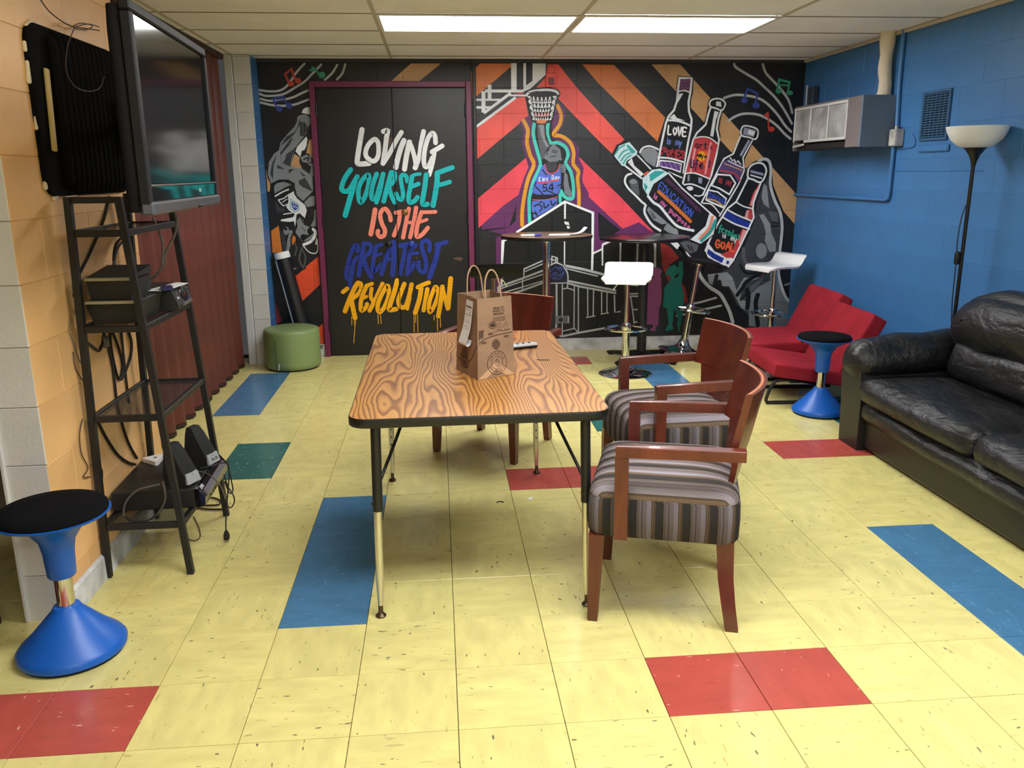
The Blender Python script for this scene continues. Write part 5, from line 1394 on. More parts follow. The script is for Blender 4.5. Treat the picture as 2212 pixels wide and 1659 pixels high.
# ---------------------------------------------------------------- bar stools
SEATW = mat('white_stool_seat', (238, 239, 243), .25, coat=.3); SEATB = mat('black_stool_seat', (17, 17, 19), .6, spec=.25)
def bar_stool(label, m, loc, rot, h, group, rimcol=None):
    t = thing('bar_stool', label, 'stool', loc, rot, group)      # seat front is local -Y
    prof = [(-.185, -.022), (-.18, -.012), (-.16, -.003), (-.11, .003), (-.03, .004), (.06, .002), (.10, .012), (.125, .040), (.145, .072), (.165, .084), (.185, .086)]
    b = MB(); rr = []
    n_ = 16
    for k, (y, z) in enumerate(crom([(y, z, 0) for y, z in prof], 3)[i][:2] for i in range(len(crom([(y, z, 0) for y, z in prof], 3)))):
        e = min(1, (y+.185)/.03, (.187-y)/.03); wd_ = .185-.03*(1-max(0, e))
        rr.append([(-wd_, y, h+z), (-wd_+.006, y, h+z+.006), (wd_-.006, y, h+z+.006), (wd_, y, h+z), (wd_-.008, y, h+z-.016), (-wd_+.008, y, h+z-.016)])
    b.loft(rr); b.build('seat', m, t, ang=50)
    b = MB(); b.lathe([(.06, h-.03), (.06, h-.022), (.055, h-.016)], 20); b.lathe([(.019, .34), (.019, h-.025)], 18); b.build('piston', CHROME, t)
    b = MB(); b.lathe([(.030, .09), (.030, .405), (.025, .41)], 20); b.build('column', CHROME, t)
    b = MB(); b.lathe([(.205, .0), (.207, .008), (.195, .016), (.12, .026), (.075, .042), (.052, .065), (.040, .095), (.034, .11)], 44); b.build('base', CHROME, t, ang=50)
    b = MB(); b.tube([(.155*cos(a), -.03+.135*sin(a), .365) for a in [2*pi*k/32 for k in range(32)]], .0095, 8, closed=True); b.lathe([(.034, .345), (.037, .35), (.037, .40), (.034, .405)], 18); b.tube([(0, .02, .372), (0, .10, .366)], .008, 6); b.build('footrest', CHROME, t)
    b = MB(); b.tube(crom([(.0, 0, h-.03), (-.05, -.03, h-.035), (-.09, -.05, h-.08), (-.10, -.055, h-.10)], 4), .005, 6); b.build('height_lever', CHROME, t)
    return t
bar_stool('white bar stool standing in front of the black bar table', SEATW, (1.405, 3.585, 0), radians(-17), .758, 'white bar stools')
bar_stool('white bar stool in the corner behind the red lounge chairs', SEATW, (2.765, 4.10, 0), radians(-72), .765, 'white bar stools')
bar_stool('black bar stool half hidden behind the paper bag', SEATB, (.385, 3.42, 0), radians(184), .815, 'black bar stools')
k = bar_stool('black bar stool leaning over beside the black bar table', SEATB, (2.055, 4.20, .035), 0, .775, 'black bar stools')
k.rotation_euler = (radians(-2), radians(9.0), radians(-78)); k.rotation_mode = 'XYZ'
k.matrix_world = Matrix.Translation((2.035, 4.20, .036)) @ Matrix.Rotation(radians(8.5), 4, 'Y') @ Matrix.Rotation(radians(72), 4, 'Z')
# ---------------------------------------------------------------- bar tables
WALT = mat('brown_laminate', (122, 94, 66), .3, spec=.4, var=(7, .12)); BLKLAM = mat('black_laminate', (24, 21, 23), .22, spec=.6)
t = thing('bar_table', 'tall round bar table with brown top and chrome post', 'table', (.828, 3.9, 0), 0, 'tall round bar tables')
MB().lathe([(.352, 1.056), (.354, 1.0575), (.0, 1.058)][:2]+[(.30, 1.0578), (.002, 1.058)], 64).build('table_top', WALT, t, ang=50)
MB().lathe([(.34, 1.03), (.354, 1.032), (.357, 1.045), (.355, 1.0562), (.34, 1.0565)], 64).build('edge_band', mat('dark_edge', (20, 18, 17), .4), t)
b = MB(); b.lathe([(.03, .025), (.03, 1.0), (.05, 1.015), (.085, 1.03)], 22); b.build('post', CHROME, t)
b = MB(); b.loft([[(x*k_, y*k_, z) for x, y in rrect(.25, .25, .05)] for k_, z in ((1, 0), (1, .009), (.985, .013), (.4, .02), (.14, .028))]); b.build('base', mat('steel_base', (170, 168, 164), .18, 1), t)
t = thing('bar_table', 'tall round bar table with black top and thick black post', 'table', (1.655, 4.10, 0), 0, 'tall round bar tables')
MB().lathe([(.352, .99), (.364, .994), (.367, 1.0), (.367, 1.012), (.362, 1.018), (.30, 1.0195), (.002, 1.02)], 64).build('table_top', BLKLAM, t, ang=40)
b = MB(); b.lathe([(.039, .05), (.039, .96), (.12, .975), (.14, .99)], 24); b.build('post', BLACKM, t)
for a in range(4):
    A = radians(42+90*a); b = MB(); d = Vector((cos(A), sin(A), 0)); q = Vector((-sin(A), cos(A), 0))
    b.loft([[tuple(d*r+q*(s_*w_)+Vector((0, 0, z_))) for s_, z_ in ((-1, zb), (1, zb), (1, zt), (-1, zt))] for r, w_, zb, zt in ((.02, .034, .018, .075), (.2, .026, .016, .045), (.335, .022, .012, .030), (.345, .02, .014, .026))]); ft = b.build('base_foot', BLACKM, t)
    b = MB(); p = d*.315; b.lathe([(.022, 0), (.022, .014)], 14, (p.x, p.y, 0)); b.build('glide', RUBBER, ft)
# things on the brown bar table
mk = thing('marker', 'white marker with blue cap lying on the brown bar table', 'marker', (.695, 3.74, 1.0665), radians(6))
MB().cyl((-.085, 0, 0), (.02, 0, 0), .0082, n=14).build('barrel', WHITEPL, mk); MB().cyl((.02, 0, 0), (.072, 0, 0), .009, n=14).build('cap', mat('blue_cap', (40, 44, 150), .35), mk)
t = tag(MB().loft([[(.83, 3.80, 1.0585), (.99, 3.78, 1.0595), (1.03, 3.92, 1.062), (.86, 3.95, 1.060)], [(.83, 3.80, 1.0595), (.99, 3.78, 1.0605), (1.03, 3.92, 1.063), (.86, 3.95, 1.061)]]).build('paper_sheet', PAPER), 'loose white paper sheet flat on the brown bar table', 'paper')
b = MB(); pr = [(0, 0, 0), (.05, 0, .004), (.10, 0, .018), (.135, 0, .05)]
b.loft([[(1.0+x*cos(.3)-y*sin(.3), 3.82+x*sin(.3)+y*cos(.3), 1.0645+z) for y in (-.03, .03)]+[(1.0+x*cos(.3)-y*sin(.3), 3.82+x*sin(.3)+y*cos(.3), 1.0655+z) for y in (.03, -.03)] for x, _, z in crom(pr, 4)]); tag(b.build('curled_paper', PAPER), 'small curled slip of white paper on the brown bar table', 'paper')
# ---------------------------------------------------------------- ottoman, paper roll
OTT = mat('green_vinyl', (126, 146, 94), .45, bump=(220, .2, .001), var=(2, .05))
t = thing('ottoman', 'round green vinyl ottoman by the left end of the mural', 'ottoman', (-1.222, 4.165, 0))
MB().lathe([(.205, .012), (.218, .02), (.224, .05), (.224, .275), (.221, .30)], 48).build('body', OTT, t, ang=50)
MB().lathe([(.221, .299), (.2205, .308), (.211, .322), (.19, .33), (.10, .336), (.01, .337)], 48).build('top', OTT, t, ang=50)
MB().lathe([(.2, 0), (.2, .014)], 40).build('base_ring', RUBBER, t)
MB().box((-.098, -.2035, .14), (.006, .004, .24), .001, Rz(radians(-26))).build('seam', mat('dark_green_seam', (74, 90, 52), .5), t)
MB().box((-.08, -.2115, .045), (.006, .003, .05), .001, Ry(radians(10))).build('torn_tag', PAPER, t)
t = thing('paper_roll', 'black paper roll with white rim leaning in the corner behind the ottoman', 'paper roll', (-1.128, 4.455, 0))
a = Vector((0, 0, .006)); bt = Vector((-.185, .03, .905)); ax = (bt-a).normalized()
b = MB(); b.tube([a, bt-ax*.05], [.062, .062], 28); b.build('roll', mat('black_paper', (24, 24, 27), .42), t)
b = MB(); b.tube([bt-ax*.052, bt-ax*.03, bt-ax*.02, bt], [.0635, .065, .0635, .061], 28); b.build('rim', PAPER, t)
b = MB(); sd = ax.cross(Vector((0, 1, 0))).normalized(); off = Vector((-.056, -.030, 0)); b.tube([a+off*1.02, bt-ax*.07+off*1.02], .007, 6); b.build('paper_edge', mat('grey_edge', (170, 172, 182), .6), t)
# ---------------------------------------------------------------- floor lamp
LB = mat('lamp_black', (20, 17, 17), .4); BOWL = mat('frosted_bowl', (226, 227, 230), .5, var=(9, .03))
t = thing('floor_lamp', 'black torchiere floor lamp with white bowl behind the sofa', 'lamp', (2.975, 1.93, 0))
lx, ly = -.035, -.06
b = MB(); b.lathe([(.10, 0), (.105, .008), (.09, .02), (.02, .03), (.011, .04)], 32); b.build('base', LB, t)
b = MB(); b.cyl((0, 0, .03), (lx, ly, 1.57), .0105, n=14); b.build('pole', LB, t)
b = MB(); b.lathe([(.012, 1.545), (.016, 1.565), (.028, 1.60), (.05, 1.63), (.068, 1.645)], 30, (lx, ly, 0)); b.build('cone', LB, t)
b = MB(); b.lathe([(.062, 1.640), (.095, 1.653), (.128, 1.683), (.149, 1.722), (.158, 1.752), (.155, 1.752), (.142, 1.715), (.11, 1.675), (.05, 1.655)], 44, (lx, ly, 0)); b.build('bowl', BOWL, t, ang=60)
b = MB(); b.tube(crom([(lx*.8-.014, ly*.8, 1.33), (lx*.7-.032, ly*.7, 1.25), (lx*.6-.038, ly*.6, 1.12), (lx*.55-.03, ly*.55, 1.06)], 5), .003, 6); b.tube(crom([(lx*.55-.03, ly*.55, 1.0), (lx*.5-.026, ly*.5, .8), (lx*.3-.012, ly*.3, .6), (-.012, 0, .2)], 5), .003, 6); b.build('cord', CABLE, t)
b = MB(); b.soft((lx*.6-.028, ly*.6, 1.035), (.026, .03, .075), .01, 4); b.build('cord_switch', LB, t)
CABLES = [
('cable', 'thick black cable slanting from the television down to the second shelf', 0.0055, 'k', [(-1.3535, 0.9747, 1.4457), (-1.3535, 0.8731, 1.3487), (-1.3535, 0.7123, 1.2434), (-1.3535, 0.5688, 1.1625), (-1.3535, 0.5157, 1.1009)]),
('wire', 'thin wire looping over the ribbed panel behind the television', 0.0018, 'b', [(-1.28, 0.6358, 2.0355), (-1.28, 0.5592, 1.9666), (-1.28, 0.5219, 1.8865), (-1.28, 0.5716, 1.8382), (-1.28, 0.6917, 1.8304), (-1.28, 0.8089, 1.8526), (-1.28, 0.871, 1.9007)]),
('wire', 'thin wire drooping from the ceiling over the orange wall', 0.0022, 'b', [(-1.33, 0.513, 2.1066), (-1.33, 0.5815, 2.0776), (-1.33, 0.7284, 2.0606), (-1.33, 0.9023, 2.0766), (-1.33, 1.021, 2.0881)]),
('wire', 'short tangled wire above the ribbed panel', 0.0018, 'b', [(-1.31, 0.6957, 2.0508), (-1.31, 0.7865, 2.0779), (-1.31, 0.8978, 2.0859), (-1.31, 0.8236, 2.0612), (-1.31, 0.7158, 2.0509), (-1.31, 0.8533, 2.0854), (-1.31, 0.9643, 2.093)]),
('flat_cable', 'flat grey cable looping off the upper shelf in front of the curtain', 0.0055, 'g', [(-1.0838, 0.95, 1.3634), (-1.1002, 0.95, 1.294), (-1.1453, 0.95, 1.2187), (-1.1664, 0.95, 1.1616), (-1.209, 0.95, 1.1141), (-1.2661, 0.95, 1.1056), (-1.2908, 0.95, 1.135)]),
('flat_cable', 'flat grey cable hanging straight under the television shelf', 0.005, 'g', [(-1.1661, 0.9, 1.3632), (-1.1457, 0.9, 1.2981), (-1.1389, 0.9, 1.2419), (-1.1496, 0.9, 1.176)]),
('cable', 'black cable hanging inside the upper shelf near its front leg', 0.006, 'k', [(-1.3, 0.9034, 1.2833), (-1.3, 0.8339, 1.2592), (-1.3, 0.7967, 1.2076), (-1.3, 0.7922, 1.1347)]),
('cable', 'black cable arching under the top shelf beside the orange wall', 0.005, 'g', [(-1.3, 0.9317, 1.2737), (-1.3, 0.8555, 1.2482), (-1.3, 0.7937, 1.1988), (-1.3, 0.7447, 1.1404)]),
('cable', 'black cable dropping from the second shelf and running down the wall', 0.0055, 'k', [(-1.3535, 0.7354, 0.9331), (-1.3535, 0.7709, 0.8488), (-1.3535, 0.7875, 0.778), (-1.3535, 0.7871, 0.7003), (-1.3535, 0.7901, 0.6009), (-1.3535, 0.8447, 0.443), (-1.3535, 0.9269, 0.3319)]),
('cable', 'black cable dropping in a long loop below the second shelf', 0.0055, 'k', [(-1.3535, 0.8327, 0.9133), (-1.3535, 0.8747, 0.8372), (-1.3535, 0.8947, 0.7537), (-1.3535, 0.8414, 0.7065), (-1.3535, 0.8148, 0.7523), (-1.3535, 0.7973, 0.853), (-1.3535, 0.8089, 0.9177)]),
('cable', 'second black cable dropping below the second shelf toward the glass shelf', 0.0055, 'k', [(-1.3535, 0.9264, 0.8961), (-1.3535, 0.9186, 0.8084), (-1.3535, 0.9138, 0.7293), (-1.3535, 0.9128, 0.6282), (-1.3535, 0.9207, 0.5851)]),
('cable', 'black cable curving below the second shelf nearest the back leg', 0.0055, 'k', [(-1.3535, 1.0048, 0.8837), (-1.3535, 1.0254, 0.827), (-1.3535, 0.9953, 0.7719), (-1.3535, 0.924, 0.7269), (-1.3535, 0.8611, 0.7017)]),
('power_lead', 'short black power lead bent up into the wall socket', 0.0055, 'k', [(-1.3535, 0.5376, 0.9377), (-1.3535, 0.6001, 0.9021), (-1.3535, 0.6698, 0.8641), (-1.3535, 0.7021, 0.8761), (-1.3535, 0.7231, 0.8962)]),
('cable', 'black cable sweeping from the glass shelf down to the disc player', 0.006, 'k', [(-1.3535, 0.578, 0.6003), (-1.3535, 0.6426, 0.5079), (-1.3535, 0.7236, 0.4181), (-1.3535, 0.8147, 0.3541), (-1.3535, 0.8976, 0.3145)]),
('wire', 'thin wire trailing down the wall beside the shelf front leg', 0.002, 'b', [(-1.3535, 0.4447, 0.9076), (-1.3535, 0.4503, 0.8369), (-1.3535, 0.5271, 0.7471), (-1.3535, 0.5459, 0.6691), (-1.3535, 0.5387, 0.5786), (-1.3535, 0.5397, 0.4844), (-1.3535, 0.5241, 0.3951), (-1.3535, 0.4784, 0.3268)]),
('wire', 'thin wire bulging out left of the shelf front leg', 0.002, 'b', [(-1.3535, 0.4444, 0.6527), (-1.3535, 0.4029, 0.6027), (-1.3535, 0.3968, 0.5329), (-1.3535, 0.4346, 0.4651), (-1.3535, 0.3854, 0.4463), (-1.3535, 0.4433, 0.4249)]),
('wire', 'thin wire looping left of the shelf leg above the blue stool', 0.002, 'b', [(-1.3535, 0.4609, 0.465), (-1.3535, 0.5479, 0.4246), (-1.3535, 0.5534, 0.3842), (-1.3535, 0.5114, 0.3425), (-1.3535, 0.5376, 0.2936), (-1.3535, 0.5963, 0.2503)]),
('wire', 'pale thin wire hanging off the end of the second shelf', 0.0018, 'g', [(-1.3535, 0.4585, 1.0247), (-1.3535, 0.438, 0.9859), (-1.3535, 0.4602, 0.9302), (-1.3535, 0.488, 0.8634), (-1.3535, 0.5169, 0.8482)]),
('cable', 'grey lead looping over the near end of the disc player', 0.0045, 'g', [(-1.1298, 0.56, 0.3532), (-1.1281, 0.56, 0.2846), (-1.1558, 0.56, 0.2266), (-1.2083, 0.56, 0.1893), (-1.2671, 0.56, 0.192), (-1.2943, 0.56, 0.219), (-1.2811, 0.56, 0.2717), (-1.2349, 0.56, 0.3186), (-1.189, 0.56, 0.3323), (-1.1434, 0.56, 0.3421)]),
('speaker_lead', 'grey lead running from the near speaker across the disc player', 0.003, 'g', [(-1.0891, 0.7871, 0.312), (-1.0309, 0.7692, 0.312), (-0.9745, 0.6959, 0.312), (-0.9136, 0.5827, 0.312), (-1.0027, 0.95, 0.1241), (-0.9965, 0.95, 0.1017)]),
('speaker_lead', 'black lead wrapped over the far corner of the disc player', 0.003, 'k', [(-1.0591, 0.8184, 0.312), (-1.0166, 0.8491, 0.312), (-0.9814, 0.8812, 0.312), (-0.965, 0.9046, 0.2924), (-0.965, 0.94, 0.2036), (-0.965, 0.9484, 0.1563), (-0.965, 0.8914, 0.1676), (-0.965, 0.8283, 0.2455)]),
('cable', 'black lead drooping off the disc player corner past the shelf leg', 0.003, 'k', [(-0.968, 0.8427, 0.2721), (-0.968, 0.8836, 0.2033), (-0.968, 0.9603, 0.1297), (-0.968, 0.9648, 0.0944), (-0.968, 0.8947, 0.0964), (-0.968, 0.8404, 0.1339)]),
('floor_cable', 'black cable coiled on the floor beside the shelf back leg', 0.004, 'k', [(-1.1866, 1.19, 0.006), (-1.1624, 1.2646, 0.006), (-1.1052, 1.2283, 0.006), (-1.095, 1.1684, 0.006), (-1.1626, 1.1642, 0.006), (-1.1894, 1.1442, 0.006), (-1.1286, 1.1149, 0.006), (-1.0458, 1.106, 0.006)]),
('floor_wire', 'thin wire curled on the floor under the shelf', 0.002, 'b', [(-1.1768, 1.042, 0.004), (-1.1154, 0.9043, 0.004), (-1.0845, 0.8022, 0.004), (-1.102, 0.766, 0.004), (-1.149, 0.8091, 0.004)]),
('power_cable', 'black power cord hanging off the shelf with its plug just above the floor', 0.003, 'k', [(-0.975, 0.96, 0.3), (-0.962, 0.9, 0.25), (-0.958, 0.82, 0.17), (-0.956, 0.76, 0.1), (-0.955, 0.74, 0.05399999999999999)]),
]
CABLES_END = (-0.955, 0.74, 0.036)
# ---------------------------------------------------------------- right wall fittings
HGR = mat('heater_grey_paint', (116, 108, 108), .5, var=(4, .06)); HBL = mat('heater_blue_grey', (92, 108, 130), .5, var=(3, .07)); HGL = mat('heater_bare_grey', (150, 150, 152), .55, bump=(60, .3), var=(7, .2))
t = thing('wall_heater', 'grey metal heater cabinet high on the blue wall', 'heater', (0, 0, 0))
hx0, hy0, hy1, hz0, hz1 = 2.842, 3.0, 4.125, 1.677, 2.015
MB().box((3.1-.13, 3.012, (hz0+hz1)/2), (.255, .02, hz1-hz0), .004).build('end_panel', HBL, t)
b = MB(); b.box((hx0+.012, 3.11, (hz0+hz1)/2), (.022, .205, hz1-hz0-.004), .004); b.build('access_cover', HGR, t)
b = MB(); b.box((2.975, 3.665, hz1-.006), (.245, .9, .012), .003); b.box((2.975, 4.118, (hz0+hz1)/2), (.245, .014, hz1-hz0), .003); b.box((3.085, 3.6, 1.85), (.02, 1.1, .3)); b.box((2.99, 3.6, hz0+.012), (.18, 1.08, .012)); b.build('casing', HGR, t)
for k in range(3):
    y0 = 3.222+k*.298; b = MB(); b.box((hx0+.012, y0+.143, 1.868), (.008, .272, .225), .002); b.build('grille_panel', HGL, t)
WTR = mat('heater_pale_trim', (196, 196, 196), .5)
for y in (3.222, 3.513, 3.811, 4.10): b = MB(); b.box((hx0+.006, y, 1.87), (.01, .014, .25), .002); b.build('mullion', WTR, t)
b = MB(); b.box((hx0+.006, 3.665, 1.992), (.012, .9, .02), .003); b.build('top_rail', WTR, t); b = MB(); b.box((hx0+.006, 3.56, 1.745), (.014, .68, .02), .003); b.build('bottom_rail', WTR, t)
b = MB(); b.box((hx0+.004, 4.0, 1.715), (.012, .2, .016), .003, Rx(radians(-4))); b.build('loose_rail', WTR, t)
b = MB(); b.box((2.93, 3.66, 1.705), (.12, .86, .05), .006); b.build('air_slot', mat('heater_dark_slot', (22, 22, 24), .7), t)
b = MB(); b.tube(crom([(3.045, 3.12, 2.01), (3.05, 3.122, 2.10), (3.04, 3.128, 2.2), (3.043, 3.128, 2.30), (3.04, 3.125, 2.425)], 5), [.05, .047, .044, .043, .043, .042, .041, .042, .043, .044, .044, .043, .042, .041, .04, .043, .047, .05, .051, .05, .05], 20)
tag(b.build('insulated_pipe', mat('pipe_lagging', (222, 208, 186), .8, bump=(30, .8, .01))), 'lumpy cream lagged pipe rising from the heater to the ceiling', 'pipe')
b = MB(); b.tube(crom([(3.085, 3.005, 2.42), (3.085, 3.0, 2.1), (3.085, 2.985, 1.9), (3.082, 2.972, 1.79)], 5), .014, 12); b.build('conduit', BLUEW); tag(bpy.data.objects['conduit'], 'blue painted conduit running from ceiling to junction box', 'conduit')
t = thing('junction_box', 'chipped grey electrical junction box at the heater end', 'box', (3.07, 2.94, 1.735))
MB().box((0, 0, 0), (.055, .085, .11), .004).build('housing', HGL, t); b = MB(); b.box((-.03, .0, 0), (.006, .08, .105), .002); b.build('cover', mat('box_cover', (168, 166, 162), .5, var=(12, .2)), t); b = MB(); b.cyl((0, .01, .055), (0, .012, .075), .016, n=12); b.build('connector', STEEL, t)
b = MB(); b.tube([(3.083, 2.99, 1.68), (3.083, 2.992, 1.36), (3.083, 3.0, 1.335), (3.083, 3.03, 1.325), (3.083, 4.555, 1.325)], .014, 12); tag(b.build('conduit_elbow', BLUEW), 'blue painted conduit turning down and back to the corner', 'conduit')
b = MB(); b.tube(crom([(3.092, 2.93, 1.665), (3.094, 2.80, 1.667), (3.094, 2.755, 1.68), (3.094, 2.76, 1.72), (3.095, 2.80, 1.75)], 5), .004, 8); tag(b.build('thin_wire', BLUEW), 'thin blue painted wire curling from the junction box', 'wire')
t = thing('vent_grille', 'blue painted louvred vent grille on the blue wall', 'vent', (3.1, 2.55, 1.852))
VB = mat('vent_paint', (52, 92, 132), .45); VD = mat('vent_dark', (18, 24, 32), .8)
MB().box((.001, 0, 0), (.004, .28, .28)).build('dark_back', VD, t)
for c, d in (((-.008, 0, .142), (.014, .30, .016)), ((-.008, 0, -.142), (.014, .30, .016)), ((-.008, .142, 0), (.014, .016, .27)), ((-.008, -.142, 0), (.014, .016, .27))): MB().box(c, d, .003).build('frame', VB, t)
for k in range(18): MB().box((-.007, 0, -.127+k*.01495), (.010, .268, .0068), .0012, Ry(radians(28))).build('louvre', VB, t)
for y in (-.09, -.045, 0, .045, .09): MB().box((-.010, y, 0), (.006, .006, .268), .001).build('rib', VB, t)
b = MB(); b.box((3.092, 2.53, 1.655), (.018, .33, .045), .008); tag(b.build('cable_raceway', BLUEW), 'blue painted cover strip under the vent grille', 'cover')
b = MB(); b.box((3.098, 2.52, 1.519), (.006, 1.0, .008), .002); tag(b.build('surface_wire', BLUEW), 'straight blue painted wire below the vent grille', 'wire')
b = MB(); b.box((3.07, 4.30, 2.09), (.05, .10, .19), .004); tag(b.build('bracket_box', mat('dark_blue_box', (44, 56, 72), .5)), 'small dark box on the blue wall above the heater', 'box'); b = MB(); b.box((3.04, 4.36, 2.10), (.012, .012, .21), .002); b.build('pale_strip', WTR, bpy.data.objects['bracket_box'])
b = MB(); b.tube([(3.095, 1.86, .765), (3.06, 1.84, .768)], .006, 8); tag(b.build('wall_hook', mat('dark_hook', (40, 60, 90), .4)), 'small hook on the blue wall above the sofa back', 'hook')
# back wall fittings
t = thing('alarm_box', 'small red painted wall box above the hoop', 'box', (.945, YB-.004, 2.262))
MB().box((0, -.014, .0), (.085, .028, .11), .006).build('body', PM['CO'], t); MB().box((.0, -.03, -.012), (.05, .006, .06), .004).build('face', mat('alarm_face', (128, 52, 66), .5), t); MB().box((0, -.008, .075), (.05, .014, .05), .003).build('raceway', PM['CO'], t)
t = thing('wall_outlet', 'grey double wall outlet low on the mural right of the chair across the table', 'outlet', (1.055, YB-.003, .272))
MB().box((0, -.004, 0), (.115, .008, .066), .003).build('plate', mat('outlet_plate', (130, 132, 134), .4), t); b = MB(); b.cyl((-.018, -.006, 0), (-.018, -.012, 0), .020, n=18); b.build('socket', BLKPL, t)
for k in range(4): MB().box((.012+k*.008, -.009, 0), (.004, .003, .05), .001).build('rib', mat('outlet_rib', (78, 80, 82), .5), t)
MB().box((.05, -.012, 0), (.012, .012, .062), .002).build('side_tab', mat('outlet_tab', (196, 196, 186), .5), t)
b = MB(); b.box((1.012, YB-.012, 2.06), (.02, .02, 2*.36), .003)
t = tag(MB().box((.315, YB-.012, 1.21), (.028, .022, 2.41), .004).build('painted_conduit', mat('black_conduit_paint', (18, 19, 24), .4)), 'black painted conduit running up beside the door frame', 'conduit')
# ---------------------------------------------------------------- metal shelf unit
t = thing('metal_shelf', 'tall tapered black metal shelf unit beside the orange wall', 'shelf', (-1.2, .75, 0))
H = 1.457; Y0, Y1 = .462, 1.046
xo = lambda z: -1.343+.035*z/H; xi = lambda z: -1.029-.108*z/H
P = lambda x, y, z: Vector((x+1.2, y-.75, z))
for y in (Y0, Y1):
    for f in (xo, xi): b = MB(); b.loft([[tuple(P(f(z)+a, y+c, z)) for a, c in ((-.012, -.012), (.012, -.012), (.012, .012), (-.012, .012))] for z in (0, H)]); b.build('leg', BLACKM, t)
    b = MB(); b.box(P((xo(H)+xi(H))/2, y, H-.011), (xi(H)-xo(H)-.026, .022, .022), .002); b.build('top_rail', BLACKM, t)
MESHM = mat('smoked_glass', (52, 52, 54), .14, spec=.6, alpha=.5)
for z in (1.33, .985, .645, .21):
    b = MB(); x0, x1 = xo(z)+.013, xi(z)-.013
    for y in (Y0, Y1): b.box(P((x0+x1)/2, y, z), (x1-x0, .022, .024), .002)
    for x in (x0-.012, x1+.012): b.box(P(x, (Y0+Y1)/2, z), (.02, Y1-Y0-.026, .024), .002)
    fr_ = b.build('shelf_frame', BLACKM, t)
    b = MB(); b.box(P((x0+x1)/2, (Y0+Y1)/2, z+.004), (x1-x0, Y1-Y0-.024, .006), .001); b.build('shelf_panel', MESHM, fr_)
# electronics
t = thing('wall_plug', 'grey plug in the orange wall behind the shelf', 'plug', (XL, .733, .889))
b = MB(); b.soft((.012, 0, 0), (.024, .034, .05), .011, 5); b.build('body', mat('plug_grey', (96, 90, 84), .5), t); MB().box((.002, 0, 0), (.004, .06, .09), .002).build('plate', ORNGW, t)
DVDM = mat('matte_black_case', (24, 23, 24), .55, var=(4, .1)); DVDG = mat('player_front', (14, 14, 16), .12, coat=.3); SILV = mat('silver_trim', (150, 156, 166), .3, .8)
KH = mat('khaki_edge', (150, 142, 108), .6); WH = mat('print_white', (222, 224, 226), .6)
def at(px, py, pz): return Matrix.Translation((px, py, pz))
t = thing('disc_player', 'large black disc player on the bottom shelf under the speakers', 'disc player', (-1.168, .80, .2225), radians(2))
MB().box((-.022, 0, .042), (.324, .43, .08), .005).build('case', DVDM, t)
b = MB(); b.loft([[(.14, y, .004), (.176, y, .008), (.178, y, .045), (.150, y, .082), (.14, y, .082)] for y in (-.215, .215)]); b.build('front', DVDG, t)
b = MB(); b.loft([[(.1795, y, .034), (.1815, y, .050), (.166, y, .068), (.164, y, .060)] for y in (-.18, .18)]); b.build('silver_strip', SILV, t)
inst('lettering', text_obj('DVD', .020, WH, M=at(.158, -.17, .076) @ Matrix.Rotation(radians(50), 4, 'Y') @ Matrix.Rotation(pi/2, 4, 'Z')), t)
for (lab, px, py, rz) in (('black desktop speaker nearer the camera on the disc player', -1.085, .665, -24), ('black desktop speaker further back on the disc player', -1.065, .90, -20)):
    t = thing('desktop_speaker', lab, 'speaker', (px, py, .3055), radians(rz), 'desktop speakers on the disc player'); t.scale = (.86, .86, .86)
    b = MB(); b.loft([[(x, y, 0) for x, y in ((-.07, -.045), (.055, -.045), (.062, 0), (.055, .045), (-.07, .045))], [(x, y, .05) for x, y in ((-.075, -.048), (.05, -.048), (.058, 0), (.05, .048), (-.075, .048))], [(x, y, .16) for x, y in ((-.065, -.038), (-.01, -.04), (-.004, 0), (-.01, .04), (-.065, .038))], [(x, y, .195) for x, y in ((-.06, -.03), (-.03, -.032), (-.026, 0), (-.03, .032), (-.06, .03))]]); b.build('cabinet', mat('speaker_cloth', (17, 18, 22), .8, bump=(300, .3, .001)), t, ang=40)
    b = MB(); b.loft([[(.068-.0045*k_, y*(1-.04*k_), z) for y in (-.045, -.02, .02, .045)] + [(.050-.0042*k_, y*(1-.04*k_), z) for y in (.045, -.045)] for k_, z in ((0, .012), (1, .028), (3, .06))]); b.build('silver_panel', mat('speaker_silver', (158, 160, 164), .4), t)
    if rz == -20:
        for y in (-.012, .016): b = MB(); b.cyl((.052, y, .036), (.071, y, .034), .006, n=12); b.build('knob', SILV, t)
t = thing('router_puck', 'small white triangular gadget lying on the disc player', 'gadget', (-1.292, .955, .3055))
MB().prism([(-.05, .0), (.012, .055), (.03, .05), (.034, -.055), (.024, -.062)], 0, .018).build('shell', WHITEPL, t); b = MB(); b.lathe([(.008, .018), (.008, .019)], 12, (.006, 0, 0)); b.build('emblem', mat('grey_print', (90, 92, 96), .6), t)
t = thing('receiver', 'black component box, lower of the two stacked on the second shelf', 'electronics', (-1.205, .60, .9985), 0)
MB().prism([(-.085, 0), (.075, 0), (.092, .075), (-.107, .075)], -.10, .13, 'y').build('case', DVDM, t); MB().box((-.004, -.112, .081), (.19, .022, .010), .001).build('khaki_edge', KH, t); MB().box((-.004, .02, .081), (.196, .24, .012), .002).build('lid', DVDM, t)
t = thing('set_top_box', 'black component box, upper of the two stacked on the second shelf', 'electronics', (-1.22, .60, 1.086), 0)
